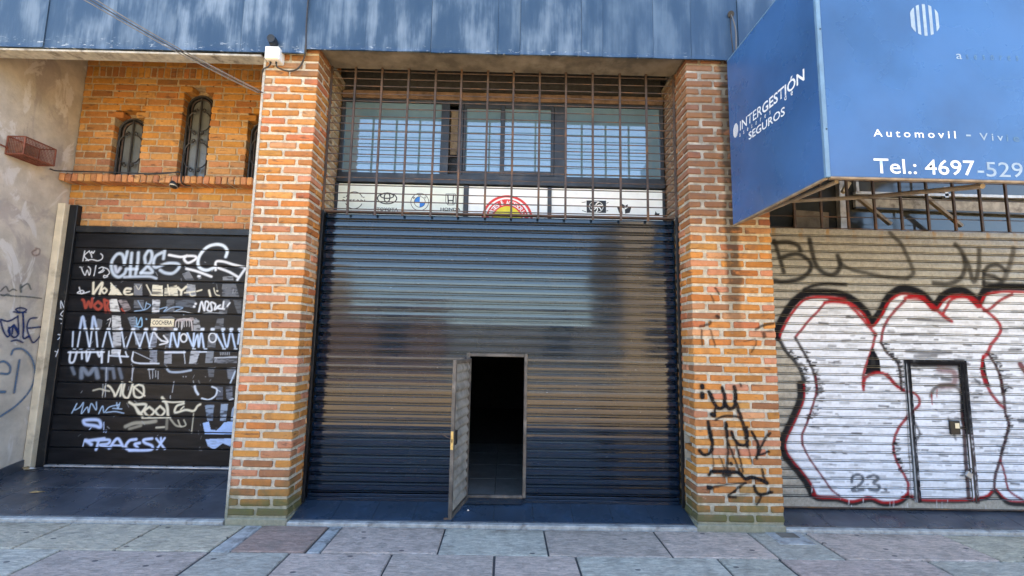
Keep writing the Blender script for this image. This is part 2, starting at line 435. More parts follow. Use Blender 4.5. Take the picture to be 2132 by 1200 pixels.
# ------------------------------------------------------------------ mesh helpers
class MB:
    def __init__(self):
        self.v, self.f = [], []
    def add(self, vs, fs):
        o = len(self.v)
        self.v += [tuple(map(float, q)) for q in vs]
        self.f += [tuple(i + o for i in g) for g in fs]
        return self
    def box(self, x0, x1, y0, y1, z0, z1):
        return self.add([(x0, y0, z0), (x1, y0, z0), (x1, y1, z0), (x0, y1, z0), (x0, y0, z1), (x1, y0, z1), (x1, y1, z1), (x0, y1, z1)],
                        [(0, 3, 2, 1), (4, 5, 6, 7), (0, 1, 5, 4), (1, 2, 6, 5), (2, 3, 7, 6), (3, 0, 4, 7)])
    def bbox(self, x0, x1, y0, y1, z0, z1, b=.004):
        """box with chamfered edges"""
        vs, ix = [], {}
        X, Y, Z = (x0, x1), (y0, y1), (z0, z1)
        b = min(b, .3 * min(x1 - x0, y1 - y0, z1 - z0))
        for i in (0, 1):
            for j in (0, 1):
                for l in (0, 1):
                    sx, sy, sz = (1 - 2 * i) * b, (1 - 2 * j) * b, (1 - 2 * l) * b
                    for a, q in enumerate(((0, sy, sz), (sx, 0, sz), (sx, sy, 0))):
                        ix[i, j, l, a] = len(vs)
                        vs.append((X[i] + q[0], Y[j] + q[1], Z[l] + q[2]))
        fs = []
        for a in range(3):
            for s in (0, 1):
                def key(u, v):
                    t = [0, 0, 0]; t[a] = s; t[(a + 1) % 3] = u; t[(a + 2) % 3] = v
                    return ix[(*t, a)]
                q = [key(0, 0), key(1, 0), key(1, 1), key(0, 1)]
                fs.append(tuple(q if s else q[::-1]))
        for a in range(3):
            b1, c1 = (a + 1) % 3, (a + 2) % 3
            for u in (0, 1):
                for v in (0, 1):
                    def key(s, face):
                        t = [0, 0, 0]; t[a] = s; t[b1] = u; t[c1] = v
                        return ix[(*t, face)]
                    q = [key(0, b1), key(1, b1), key(1, c1), key(0, c1)]
                    fs.append(tuple(q if (u == v) == False else q[::-1]))
        for i in (0, 1):
            for j in (0, 1):
                for l in (0, 1):
                    q = [ix[i, j, l, 0], ix[i, j, l, 1], ix[i, j, l, 2]]
                    fs.append(tuple(q if (i + j + l) % 2 == 1 else q[::-1]))
        return self.add(vs, fs)
    def tube(self, pts, r, n=7, cap=True):
        pts = [Vector(p) for p in pts]
        rings = []
        prev = None
        for i, p in enumerate(pts):
            t = (pts[min(i + 1, len(pts) - 1)] - pts[max(i - 1, 0)]).normalized()
            if prev is None:
                a = t.orthogonal().normalized()
            else:
                a = (prev - t * prev.dot(t))
                a = a.normalized() if a.length > 1e-6 else t.orthogonal().normalized()
            prev = a
            b = t.cross(a)
            rr = r[i] if isinstance(r, (list, tuple)) else r
            rings.append([p + (a * math.cos(2 * math.pi * k / n) + b * math.sin(2 * math.pi * k / n)) * rr for k in range(n)])
        vs = [q for g in rings for q in g]
        fs = []
        for i in range(len(pts) - 1):
            for k in range(n):
                fs.append((i * n + k, i * n + (k + 1) % n, (i + 1) * n + (k + 1) % n, (i + 1) * n + k))
        if cap:
            fs.append(tuple(range(n))[::-1])
            fs.append(tuple((len(pts) - 1) * n + k for k in range(n)))
        return self.add(vs, fs)
    def prism(self, poly, y0, y1):
        """polygon in x,z extruded from y0 (front) to y1"""
        n = len(poly)
        a = sum(poly[i][0] * poly[(i + 1) % n][1] - poly[(i + 1) % n][0] * poly[i][1] for i in range(n))
        if a < 0:
            poly = poly[::-1]
        vs = [(x, y0, z) for x, z in poly] + [(x, y1, z) for x, z in poly]
        fs = [tuple(range(n)), tuple(range(2 * n - 1, n - 1, -1))]
        fs += [((i + 1) % n, i, n + i, n + (i + 1) % n) for i in range(n)]
        return self.add(vs, fs)
    def ringxz(self, cx, cz, rx, rz, wd, y0, y1, a0=0., a1=360., n=40):
        full = abs(a1 - a0) >= 359.9
        m_ = n if full else n + 1
        vs = []
        for i in range(m_):
            t = R(a0 + (a1 - a0) * i / n)
            for k, (rr, y) in enumerate(((0, y0), (wd, y0), (wd, y1), (0, y1))):
                vs.append((cx + (rx - rr) * math.cos(t), y, cz + (rz - rr) * math.sin(t)))
        fs = []
        for i in range(n):
            j = (i + 1) % m_
            for k in range(4):
                fs.append((i * 4 + k, i * 4 + (k + 1) % 4, j * 4 + (k + 1) % 4, j * 4 + k))
        return self.add(vs, fs)
    def mesh(self, name, smooth=False):
        me = bpy.data.meshes.new(name)
        me.from_pydata(self.v, [], self.f)
        me.update()
        if smooth:
            me.polygons.foreach_set('use_smooth', [True] * len(me.polygons))
            try:
                me.set_sharp_from_angle(angle=R(40))
            except Exception:
                pass
        return me

def link(name, me, mat, parent=None, loc=None, rot=None, col=None):
    if isinstance(me, MB):
        me = me.mesh(name)
    if mat is not None and not me.materials:
        me.materials.append(MT[mat] if isinstance(mat, str) else mat)
    o = bpy.data.objects.new(name, me)
    COL.objects.link(o)
    if parent is not None:
        o.parent = parent
    if loc is not None:
        o.location = loc
    if rot is not None:
        o.rotation_euler = rot
    if col is not None:
        o.color = (*col, 1)
    return o
def tag(o, label, cat, group=None):
    o['label'] = label
    o['category'] = cat
    if group:
        o['group'] = group
    return o
def thing(name, label, cat, loc=(0, 0, 0), group=None):
    o = bpy.data.objects.new(name, None)
    COL.objects.link(o)
    o.location = loc
    o.empty_display_size = .1
    return tag(o, label, cat, group)
def struct(o):
    o['kind'] = 'structure'
    return o

_letters = {}
def text_mesh(txt, size, bold=0., extrude=.0008, spacing=1.):
    cu = bpy.data.curves.new('lettering', 'FONT')
    cu.body = txt
    cu.size = size
    cu.extrude = extrude
    cu.offset = bold
    cu.space_character = spacing
    cu.resolution_u = 3
    o = bpy.data.objects.new('lettering', cu)
    COL.objects.link(o)
    dg = bpy.context.evaluated_depsgraph_get()
    me = bpy.data.meshes.new_from_object(o.evaluated_get(dg))
    bpy.data.objects.remove(o)
    bpy.data.curves.remove(cu)
    return me
def fit_text(txt, p0, width, height, normal, updir, bold=0., spacing=1., shear=0.):
    """text mesh whose cap box runs from p0 (baseline start) width along, height up; on plane with given normal"""
    me = text_mesh(txt, 1., bold, .0, spacing)
    n = len(me.vertices)
    c = np.empty(n * 3)
    me.vertices.foreach_get('co', c)
    c = c.reshape(-1, 3)
    x0, x1 = c[:, 0].min(), c[:, 0].max()
    capz = .72 if any(ch.isupper() or ch.isdigit() for ch in txt) else .56
    nz = Vector(normal).normalized(); u = Vector(updir).normalized(); r = u.cross(nz)
    X = (c[:, 0] - x0) / (x1 - x0) * width
    Z = c[:, 1] / capz * height
    X = X + Z * shear
    q = np.array(p0)[None] + np.outer(X, np.array(r)) + np.outer(Z, np.array(u))
    me.vertices.foreach_set('co', q.ravel())
    me.update()
    return me

# ------------------------------------------------------------------ paint canvases
def vnoise(h, w_, ch, cw_, rs):
    g = rs.rand(max(2, int(h / ch) + 3), max(2, int(w_ / cw_) + 3))
    y = np.arange(h) / ch; x = np.arange(w_) / cw_
    yi, xi = y.astype(int), x.astype(int)
    fy, fx = (y - yi)[:, None], (x - xi)[None]
    fy = fy * fy * (3 - 2 * fy); fx = fx * fx * (3 - 2 * fx)
    a = g[yi][:, xi]; b = g[yi][:, xi + 1]; c = g[yi + 1][:, xi]; d = g[yi + 1][:, xi + 1]
    return (a * (1 - fx) + b * fx) * (1 - fy) + (c * (1 - fx) + d * fx) * fy
def smooth_line(pts, k=6):
    p = np.array(pts, float)
    if len(p) < 3:
        return p
    q = np.vstack([2 * p[0] - p[1], p, 2 * p[-1] - p[-2]])
    out = []
    for i in range(1, len(q) - 2):
        for t in np.linspace(0, 1, k, endpoint=False):
            a, b, c, d = q[i - 1], q[i], q[i + 1], q[i + 2]
            out.append(.5 * ((2 * b) + (-a + c) * t + (2 * a - 5 * b + 4 * c - d) * t * t + (-a + 3 * b - 3 * c + d) * t ** 3))
    out.append(p[-1])
    return np.array(out)
class Canvas:
    """paint layer on a wall plane: u runs along the wall, z up; plane = (axis, value)"""
    def __init__(s, u0, u1, z0, z1, res, plane):
        s.u0, s.z0, s.res, s.plane = u0, z0, res, plane
        s.W, s.H = int((u1 - u0) / res) + 1, int((z1 - z0) / res) + 1
        s.u1, s.z1 = u1, z1
        s.a = np.zeros((s.H, s.W, 4))
        s.ua = 0 if plane[0] == 1 else 1
    def uz(s, pts):
        p = np.array(pts, float)
        q = at(p[:, 0], p[:, 1], *s.plane)
        return np.stack([q[:, s.ua], q[:, 2]], 1)
    def mpp(s, pts):
        p = np.array(pts, float)[:1]
        a, b = s.uz(p), s.uz(p + [[0, 1]])
        return float(np.hypot(*(a - b)[0]))
    def _put(s, j0, j1, i0, i1, mask, col):
        t = s.a[j0:j1, i0:i1]
        al = mask
        oa = t[..., 3]
        na = al + oa * (1 - al)
        with np.errstate(divide='ignore', invalid='ignore'):
            for k in range(3):
                t[..., k] = np.where(na > 1e-5, (col[k] * al + t[..., k] * oa * (1 - al)) / np.maximum(na, 1e-5), col[k])
        t[..., 3] = na
    def stroke(s, pts, wpx, col, alpha=1., soft=.35, curve=True, halo=True):
        m_ = s.mpp(pts)
        q = s.uz(pts)
        if curve:
            q = smooth_line(q)
        if len(q) == 1:
            q = np.vstack([q, q + 1e-4])
        hw = wpx * m_ / 2
        pad = hw * (2.2 + soft) + s.res
        i0 = max(0, int((q[:, 0].min() - pad - s.u0) / s.res)); i1 = min(s.W, int((q[:, 0].max() + pad - s.u0) / s.res) + 2)
        j0 = max(0, int((q[:, 1].min() - pad - s.z0) / s.res)); j1 = min(s.H, int((q[:, 1].max() + pad - s.z0) / s.res) + 2)
        if i1 <= i0 or j1 <= j0:
            return
        U, Z = np.meshgrid(s.u0 + np.arange(i0, i1) * s.res, s.z0 + np.arange(j0, j1) * s.res)
        d = np.full(U.shape, 9.)
        for a, b in zip(q[:-1], q[1:]):
            ab = b - a
            L = ab @ ab + 1e-12
            t = np.clip(((U - a[0]) * ab[0] + (Z - a[1]) * ab[1]) / L, 0, 1)
            d = np.minimum(d, np.hypot(U - a[0] - t * ab[0], Z - a[1] - t * ab[1]))
        sw_ = max(hw * soft * 2, s.res)
        core = np.clip((hw - d) / sw_ + .5, 0, 1)
        if halo:
            core = np.maximum(core, .30 * np.exp(-(np.maximum(d - hw * .8, 0) / (hw * .55 + 1e-6)) ** 2))
        s._put(j0, j1, i0, i1, core * alpha, col)
    def fill(s, pts, col, alpha=1., wear=0., curve=False, seed=1):
        q = s.uz(pts)
        if curve:
            q = smooth_line(np.vstack([q, q[:1]]), 5)[:-1]
        i0 = max(0, int((q[:, 0].min() - s.u0) / s.res)); i1 = min(s.W, int((q[:, 0].max() - s.u0) / s.res) + 2)
        j0 = max(0, int((q[:, 1].min() - s.z0) / s.res)); j1 = min(s.H, int((q[:, 1].max() - s.z0) / s.res) + 2)
        if i1 <= i0 or j1 <= j0:
            return
        U, Z = np.meshgrid(s.u0 + np.arange(i0, i1) * s.res, s.z0 + np.arange(j0, j1) * s.res)
        ins = np.zeros(U.shape, bool)
        n = len(q)
        for k in range(n):
            (x1, y1), (x2, y2) = q[k], q[(k + 1) % n]
            if y1 == y2:
                continue
            c = ((y1 > Z) != (y2 > Z)) & (U < (x2 - x1) * (Z - y1) / (y2 - y1) + x1)
            ins ^= c
        msk = ins * alpha
        if wear:
            rs = np.random.RandomState(seed)
            h, w_ = U.shape
            nz = .5 * vnoise(h, w_, 4, 22, rs) + .3 * vnoise(h, w_, 2, 8, rs) + .2 * vnoise(h, w_, 12, 40, rs)
            msk = msk * np.clip(1 - wear * np.clip((nz - .5) * 5, 0, 1), 0, 1)
        s._put(j0, j1, i0, i1, msk, col)
    def rect(s, u0, u1, z0, z1, col, alpha, wear=.3, seed=3):
        i0, i1 = int((u0 - s.u0) / s.res), int((u1 - s.u0) / s.res) + 1
        j0, j1 = int((z0 - s.z0) / s.res), int((z1 - s.z0) / s.res) + 1
        rs = np.random.RandomState(seed)
        nz = .6 * vnoise(j1 - j0, i1 - i0, 14, 4, rs) + .4 * vnoise(j1 - j0, i1 - i0, 4, 2, rs)
        s._put(j0, j1, i0, i1, alpha * np.clip(1 - wear * np.clip((nz - .5) * 6, 0, 1), 0, 1), col)
    def sample(s, u, z):
        x = np.clip((np.asarray(u) - s.u0) / s.res, 0, s.W - 1.001); y = np.clip((np.asarray(z) - s.z0) / s.res, 0, s.H - 1.001)
        xi, yi = x.astype(int), y.astype(int)
        fx, fy = (x - xi)[..., None], (y - yi)[..., None]
        A = s.a
        return (A[yi, xi] * (1 - fx) + A[yi, xi + 1] * fx) * (1 - fy) + (A[yi + 1, xi] * (1 - fx) + A[yi + 1, xi + 1] * fx) * fy
def set_paint(me, rgba):
    a = me.attributes.new('paint', 'FLOAT_COLOR', 'POINT')
    a.data.foreach_set('color', np.asarray(rgba, np.float32).ravel())
def decal(name, cv, step, off, parent, depth=None):
    """paint layer as a thin skin that follows the wall (depth(u,z) gives the relief), only where there is paint"""
    nu, nz = int((cv.u1 - cv.u0) / step) + 1, int((cv.z1 - cv.z0) / step) + 1
    U, Z = np.meshgrid(np.linspace(cv.u0, cv.u1, nu), np.linspace(cv.z0, cv.z1, nz))
    P = cv.sample(U, Z)
    keep = P[..., 3] > .02
    fk = keep[:-1, :-1] | keep[1:, :-1] | keep[:-1, 1:] | keep[1:, 1:]
    jj, ii = np.nonzero(fk)
    if not len(jj):
        return
    dp = np.zeros(U.shape) if depth is None else depth(U, Z)
    c = np.full(U.shape, cv.plane[1]) + dp + off
    XYZ = np.stack([U, c, Z], -1) if cv.ua == 0 else np.stack([c, U, Z], -1)
    idx = np.arange(nu * nz).reshape(nz, nu)
    q = np.stack([idx[jj, ii], idx[jj, ii + 1], idx[jj + 1, ii + 1], idx[jj + 1, ii]], 1)
    us, inv = np.unique(q, return_inverse=True)
    me = bpy.data.meshes.new(name)
    me.from_pydata(XYZ.reshape(-1, 3)[us].tolist(), [], inv.reshape(-1, 4).tolist())
    me.update()
    set_paint(me, P.reshape(-1, 4)[us])
    return link(name, me, 'decal', parent)

# ================================================================== SETTING
# ------------------------------------------------------------------ building mass, rooms (kept dark), street opposite
mass = thing('shop_building', 'long flat roofed shop building behind the blue sheet band', 'building')
link('roof_block', MB().box(-11, 13, .02, 9, 4.78, 5.7), 'mass', mass)
link('back_wall', MB().box(-11, 13, 8.8, 9, 0, 4.775), 'mass', mass)
link('side_wall', MB().box(-11, -10.8, 1.3, 8.79, 0, 4.775), 'mass', mass)
link('side_wall', MB().box(12.8, 13, .4, 8.79, 0, 4.775), 'mass', mass)
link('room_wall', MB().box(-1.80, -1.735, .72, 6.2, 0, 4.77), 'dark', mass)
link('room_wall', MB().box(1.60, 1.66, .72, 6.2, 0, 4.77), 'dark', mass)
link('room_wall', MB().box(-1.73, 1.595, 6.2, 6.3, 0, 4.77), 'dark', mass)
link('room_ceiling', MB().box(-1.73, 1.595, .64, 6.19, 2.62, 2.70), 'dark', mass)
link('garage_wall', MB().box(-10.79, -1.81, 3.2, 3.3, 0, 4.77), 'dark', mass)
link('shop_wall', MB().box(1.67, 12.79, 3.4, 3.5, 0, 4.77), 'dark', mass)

ifl = struct(link('interior_floor', MB().box(-1.73, 1.595, .365, 6.19, 0.0, .10), 'grout'))
for i in range(6):
    for j in range(4):
        x0, y0 = -1.70 + i * .545 + .0, .40 + j * .545
        link('floor_tile', MB().bbox(x0, x0 + .54, y0, y0 + .54, .10, .118, .003), 'intfloor', ifl)

road = struct(link('road', MB().box(-60, 60, -13.4, -3.75, -.25, -.14), 'road'))
struct(link('ground', MB().box(-120, 120, -160, 30, -.6, -.26), 'road'))
pav2 = struct(link('far_pavement', MB().box(-60, 60, -16.0, -13.4, -.25, 0), 'cement'))
def far_house(x0, x1, h, mat, label, y=-15.6):
    t = thing('opposite_house', label, 'house', (x0, y, 0))
    link('house_wall', MB().box(0, x1 - x0, -7, 0, 0, h), mat, t)
    n = max(1, int((x1 - x0) / 2.6))
    for k in range(n if h > 4.5 else 1):
        cx = (x1 - x0) * (k + .5) / n * (1 if h > 4.5 else 2.6)
        for z in ([1.1] if h < 4.5 else [1.1, 4.2]):
            fr = link('window', MB().bbox(cx - .6, cx + .6, -.02, .05, z, z + 1.3), 'winframe', t)
            link('pane', MB().box(cx - .52, cx + .52, .051, .06, z + .07, z + 1.23), 'glassdark', fr)
    link('parapet', MB().bbox(-.05, x1 - x0 + .05, -.3, .08, h, h + .15), 'cement', t)
far_house(5.0, 12, 7.6, 'opp_beige', 'tall beige rendered house across the street')
far_house(-2.5, 4.9, 2.3, 'opp_grey', 'low grey house across the street')
far_house(-9, -2.6, 2.7, 'opp_brown', 'low brown house across the street')
far_house(12.2, 22, 5.2, 'opp_brown', 'brown house beyond the tall beige house opposite')
far_house(-20, -9.1, 5.0, 'opp_beige', 'beige house beyond the low brown house opposite')

# ------------------------------------------------------------------ pavement
pav = struct(link('pavement', MB().box(-14, 16, -3.6, .04, -.24, -.012), 'grout'))
PINK, GREY, BEIGE, ROSE = (.66, .52, .43), (.62, .565, .46), (.68, .59, .44), (.51, .345, .28)
link('kerb', MB().bbox(-14, 16, -3.75, -3.6, -.25, 0, .015), 'cement', pav)
def slab(x0, x1, y0, y1, col, dz=0.):
    f_ = random.uniform(.90, 1.1)
    c = tuple(v * f_ * random.uniform(.985, 1.015) for v in col)
    j = lambda: random.uniform(-.002, .002)
    o = link('paving_slab', MB().bbox(x0 + .007 + j(), x1 - .007 + j(), y0 + .006 + j(), y1 - .006 + j(), -.03, dz, .006), 'slab', pav, col=c)
    o.rotation_euler = (0, 0, random.uniform(-.003, .003) * 0)
row1 = [(-6.3, -5.0, BEIGE), (-5.0, -4.1, BEIGE), (-4.1, -3.40, BEIGE), (-3.40, -2.70, BEIGE), (-2.70, -2.04, BEIGE), (-1.90, -1.375, ROSE), (-1.27, -.45, PINK),
        (-.45, .337, GREY), (.337, 1.22, PINK), (1.22, 1.98, PINK), (1.98, 2.455, GREY), (2.455, 3.57, PINK), (3.57, 4.5, BEIGE), (4.5, 5.6, PINK), (5.6, 6.6, GREY)]
for a, b, c in row1:
    slab(a, b, -.475, -.012, c, random.uniform(-.002, .002))
row2 = [(-6, -4.6, GREY), (-4.6, -3.65, PINK), (-3.65, -3.05, GREY), (-3.05, -2.04, PINK), (-2.03, -1.475, GREY), (-1.475, -.76, PINK), (-.76, -.046, PINK), (-.046, .525, PINK), (.525, 1.525, GREY),
        (1.525, 1.96, GREY), (1.97, 3.02, PINK), (3.02, 4.0, GREY), (4.0, 5.1, PINK), (5.1, 6.2, GREY)]
for a, b, c in row2:
    slab(a, b, -.955, -.475, c, random.uniform(-.002, .002))
for r in range(5):
    x = -6.4 + random.uniform(0, .5)
    while x < 6.5:
        b = x + random.uniform(.55, 1.05)
        slab(x, b, -1.48 - r * .525, -.955 - r * .525, random.choice([PINK, GREY, BEIGE, PINK]), random.uniform(-.002, .002))
        x = b
for a, b in ((-2.04, -1.90), (-1.375, -1.27)):
    link('cement_patch', MB().bbox(a + .006, b - .004, -.47, -.01, -.03, -.001, .008), 'cement', pav)
link('cement_patch', MB().bbox(2.12, 2.40, -.235, -.015, -.02, .0035, .004), 'cement', pav)
link('drain_lid', MB().bbox(2.20, 2.345, -.12, -.03, .003, .007, .003), 'concrete', pav)

# ------------------------------------------------------------------ dark tiled sills
def sloped(x0, x1, y0, y1, z0, z1, t=.02, b=.002):
    """tile on a slope rising from z0 at y0 to z1 at y1"""
    m_ = MB().bbox(x0, x1, 0, 1, 0, t, b)
    m_.v = [(x, y0 + (y1 - y0) * y, z0 + (z1 - z0) * y + z - t) for x, y, z in m_.v]
    return m_
def sill(name, x0, x1, yb, zb, cols, rows, mat='tile', y_front=.055):
    o = struct(link(name, MB().add([(x0, y_front, -.03), (x1, y_front, -.03), (x1, yb, -.03), (x0, yb, -.03), (x0, y_front, .022), (x1, y_front, .022), (x1, yb, zb - .006), (x0, yb, zb - .006)],
               [(0, 3, 2, 1), (4, 5, 6, 7), (0, 1, 5, 4), (1, 2, 6, 5), (2, 3, 7, 6), (3, 0, 4, 7)]), 'grout'))
    for i in range(cols):
        for j in range(rows):
            a, b = x0 + (x1 - x0) * i / cols, x0 + (x1 - x0) * (i + 1) / cols
            f0, f1 = j / rows, (j + 1) / rows
            link('floor_tile', sloped(a + .0015, b - .0015, y_front + (yb - y_front) * f0 + .0015, y_front + (yb - y_front) * f1 - .0015,
                                      .028 + (zb - .028) * f0, .028 + (zb - .028) * f1), mat, o)
    link('edge_strip', MB().bbox(x0, x1, -.004, y_front - .001, -.03, .024, .006), 'cement', o)
    return o
sill('entrance_sill', -1.722, 1.585, .36, .100, 10, 1, 'tileblue')
sill('garage_ramp', -4.74, -2.225, 1.02, .172, 6, 2)
sill('shop_sill', 2.305, 6.0, .36, .105, 9, 1)

# ================================================================== BRICK PILLARS
BC = [(.50, .205, .05), (.53, .235, .06), (.49, .18, .05), (.55, .255, .08), (.50, .20, .055), (.48, .155, .065), (.52, .22, .12), (.32, .14, .065), (.40, .165, .06), (.53, .225, .06), (.45, .18, .05), (.54, .27, .13)]
_bk = {}
def brick_mesh(sx, sy, sz, mat):
    v = random.randrange(9)
    key = (round(sx, 3), round(sy, 3), round(sz, 3), mat, v)
    if key not in _bk:
        m_ = MB().bbox(-sx / 2, sx / 2, -sy / 2, sy / 2, -sz / 2, sz / 2, .0065)
        m_.v = [(x + random.uniform(-.0045, .0035), y + random.uniform(-.0016, .0016), z + random.uniform(-.0042, .0036)) for x, y, z in m_.v]
        me = m_.mesh('brick')
        me.materials.append(MT[mat])
        _bk[key] = me
    return _bk[key]
def brick(parent, x0, x1, y0, y1, z0, z1, mat, col=None, off=(0, 0, 0), tilt=.006):
    c = col or random.choice(BC)
    f_ = random.uniform(.84, 1.14)
    c = tuple(q * f_ * random.uniform(.96, 1.04) for q in c)
    o = link('brick', brick_mesh(x1 - x0, y1 - y0, z1 - z0, mat), None, parent, col=c)
    o.location = ((x0 + x1) / 2 - off[0] + random.uniform(-.002, .002), (y0 + y1) / 2 - off[1] + random.uniform(-.003, .002), (z0 + z1) / 2 - off[2] + random.uniform(-.002, .002))
    o.rotation_euler = (random.uniform(-tilt, tilt), random.uniform(-tilt, tilt), random.uniform(-tilt, tilt))
    return o
ZB, PITCHZ, BH = .095, .075, .051
front_rects = {}
def pillar(key, label, x0, x1, pats, sides, corner, mat, mort):
    t = thing('brick_pillar', label, 'pillar', ((x0 + x1) / 2, .35, 0), 'brick pillars beside the wide shutter')
    off = ((x0 + x1) / 2, .35, 0)
    wdt = x1 - x0
    core = MB()
    cx0, cx1 = (x0 + .002, x1 - .011) if corner == 'R' else (x0 + .011, x1 - .004)
    ox = off[0]
    if corner == 'R':
        core.box(cx0 - ox, cx1 - ox, .011 - .35, .715 - .35, -.03, 4.16)
    else:
        core.box(cx0 - ox, cx1 - ox, .011 - .35, .715 - .35, -.03, .505)
        core.box(cx0 - ox, cx1 - ox, .011 - .35, .715 - .35, .715, 4.16)
        core.box(cx0 - ox, cx1 - ox, .011 - .35, .105 - .35, .506, .714)
        core.box(cx0 - ox, cx1 - ox, .268 - .35, .715 - .35, .506, .714)
        core.box(cx0 + .14 - ox, cx1 - ox, .106 - .35, .267 - .35, .506, .714)
    link('mortar', core, mort, t)
    foot = MB().bbox(x0 - .004 - ox, x1 + .004 - ox, -.008 - .35, .30 - .35, -.03, .050, .008)
    link('cement_foot', foot, mort, t)
    if corner == 'R':
        link('render_edge', MB().bbox(x0 - .010 - ox, x0 + .012 - ox, -.001 - .35, .72 - .35, .03, 4.10, .003), 'plaster_edge', t)
    rects = []
    for i in range(54):
        zc = ZB + PITCHZ * i
        z0, z1 = zc - BH / 2, zc + BH / 2
        A = i % 2
        pat = pats[A]
        jit = [random.uniform(-.008, .008) for _ in range(len(pat) * 2 + 2)]
        for k, (a, b) in enumerate(pat):
            a_ = a + (jit[k] if k else 0)
            b_ = b + (jit[k + 7] if k + 7 < len(jit) and k < len(pat) - 1 else 0)
            xa, xb = x0 + a_ * wdt, x0 + b_ * wdt
            is_c = (k == len(pat) - 1) if corner == 'R' else (k == 0)
            dep = sides[A][0][1] if is_c else .10
            brick(t, xa, xb, 0, dep, z0, z1, mat, off=off)
            rects.append((xa, xb, z0, z1))
        for a, b in sides[A][1:]:
            if corner == 'L' and .45 < zc < .75 and a < .268 and b > .105:
                if b > .30:
                    a = .275
                elif b - .0 > .105 and a < .105:
                    b = .100
                else:
                    continue
            pale = a > .27
            col = (.46, .33, .20) if pale else None
            if corner == 'R':
                brick(t, x1 - .09, x1, a, b, z0, z1, mat, col, off)
            else:
                brick(t, x0, x0 + .09, a, b, z0, z1, mat, col, off)
    front_rects[key] = rects
    return t
XL0, XL1, XR0, XR1 = -2.2087, -1.7248, 1.5871, 2.3002
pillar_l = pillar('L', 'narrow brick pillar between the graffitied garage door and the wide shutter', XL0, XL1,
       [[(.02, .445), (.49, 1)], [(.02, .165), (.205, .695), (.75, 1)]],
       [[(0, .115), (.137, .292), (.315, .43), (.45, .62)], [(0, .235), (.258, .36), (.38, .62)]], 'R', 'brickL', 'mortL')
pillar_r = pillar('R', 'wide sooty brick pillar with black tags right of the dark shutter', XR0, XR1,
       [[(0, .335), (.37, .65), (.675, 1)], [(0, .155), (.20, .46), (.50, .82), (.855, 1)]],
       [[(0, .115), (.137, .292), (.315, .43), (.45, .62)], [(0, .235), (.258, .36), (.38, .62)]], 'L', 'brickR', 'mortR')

# tags on the sooty pillar
cvR = Canvas(1.60, 2.30, .05, 2.1, .004, (1, 0.0))
BLK = (.014, .013, .014)
Fp = lambda p: crop(5.217, 1400, 680, p)
Hp = lambda p: crop(5.217, 1400, 890, p)
Gp = lambda p: crop(5.217, 1400, 470, p)
for p, w_, a in [
    ([(320, 645), (322, 660)], 50, 1), ([(322, 735), (322, 765)], 52, 1), ([(740, 630), (740, 645)], 26, .7), ([(432, 955), (450, 965)], 46, 1),
    ([(400, 710), (430, 780), (460, 850), (500, 890), (540, 885), (570, 850), (562, 740), (540, 665)], 38, .92),
    ([(568, 840), (610, 890), (650, 890), (680, 840), (684, 720), (668, 655)], 38, .92),
    ([(690, 830), (720, 920), (760, 1040), (790, 1150), (815, 1300)], 36, .85),
    ([(465, 890), (460, 930), (440, 960)], 26, .9), ([(470, 1015), (540, 980), (620, 970), (720, 985)], 24, .75),
    ([(385, 1035), (400, 1120), (420, 1230)], 34, .9), ([(580, 1055), (592, 1200)], 34, .85), ([(640, 1140), (665, 1200)], 24, .8)]:
    cvR.stroke(Fp(p), w_ / 5.217, BLK, a, .22)
for p, w_, a in [
    ([(400, 0), (425, 120), (432, 220), (400, 285), (340, 298), (290, 250)], 34, .92), ([(590, 0), (600, 150), (602, 300), (592, 490)], 24, .72),
    ([(640, 60), (680, 140), (730, 190), (790, 190), (815, 130), (805, 0)], 32, .92), ([(690, 170), (730, 330), (762, 480)], 22, .7),
    ([(610, 180), (680, 360), (730, 480), (780, 560)], 22, .72), ([(820, 200), (840, 300), (865, 390)], 16, .6),
    ([(860, 50), (910, 140), (932, 220), (915, 335)], 30, .9), ([(1060, 60), (985, 160), (930, 300)], 26, .8), ([(930, 305), (1045, 265)], 22, .85),
    ([(400, 515), (440, 480), (540, 480), (640, 480), (730, 500), (790, 560), (860, 545), (960, 570), (1025, 610)], 36, .95),
    ([(970, 455), (1000, 560), (1028, 600)], 26, .8), ([(575, 508), (610, 508)], 76, .8), ([(430, 260), (452, 460)], 15, .55), ([(512, 315), (572, 465)], 16, .6),
    ([(395, 662), (600, 622), (795, 600)], 20, .6), ([(390, 655), (420, 660)], 46, .9), ([(795, 605), (700, 670), (612, 750), (685, 760)], 26, .75),
    ([(892, 640), (900, 690), (950, 730), (1010, 725), (1075, 705)], 34, .9), ([(965, 740), (920, 840)], 24, .75), ([(690, 740), (840, 725)], 10, .5), ([(630, 388), (640, 402)], 32, .9)]:
    cvR.stroke(Hp(p), w_ / 5.217, BLK, a, .22)
for p, w_, a in [([(462, 680), (512, 745)], 22, .6), ([(415, 750), (452, 835)], 16, .5), ([(300, 1095), (400, 1070), (412, 1040)], 26, .6), ([(480, 985), (500, 1000)], 34, .7),
                 ([(910, 1125), (1000, 1080), (1092, 1065)], 26, .6), ([(315, 1130), (322, 1300)], 20, .55), ([(410, 1130), (465, 1310)], 18, .5),
                 ([(770, 1260), (830, 1250), (900, 1230)], 12, .5), ([(905, 1240), (900, 1300), (850, 1380)], 16, .5), ([(990, 1180), (1000, 1210)], 40, .6), ([(960, 1160), (1090, 1140)], 14, .4)]:
    cvR.stroke(Gp(p), w_ / 5.217, BLK, a, .35)
RR = np.array(front_rects['R'])
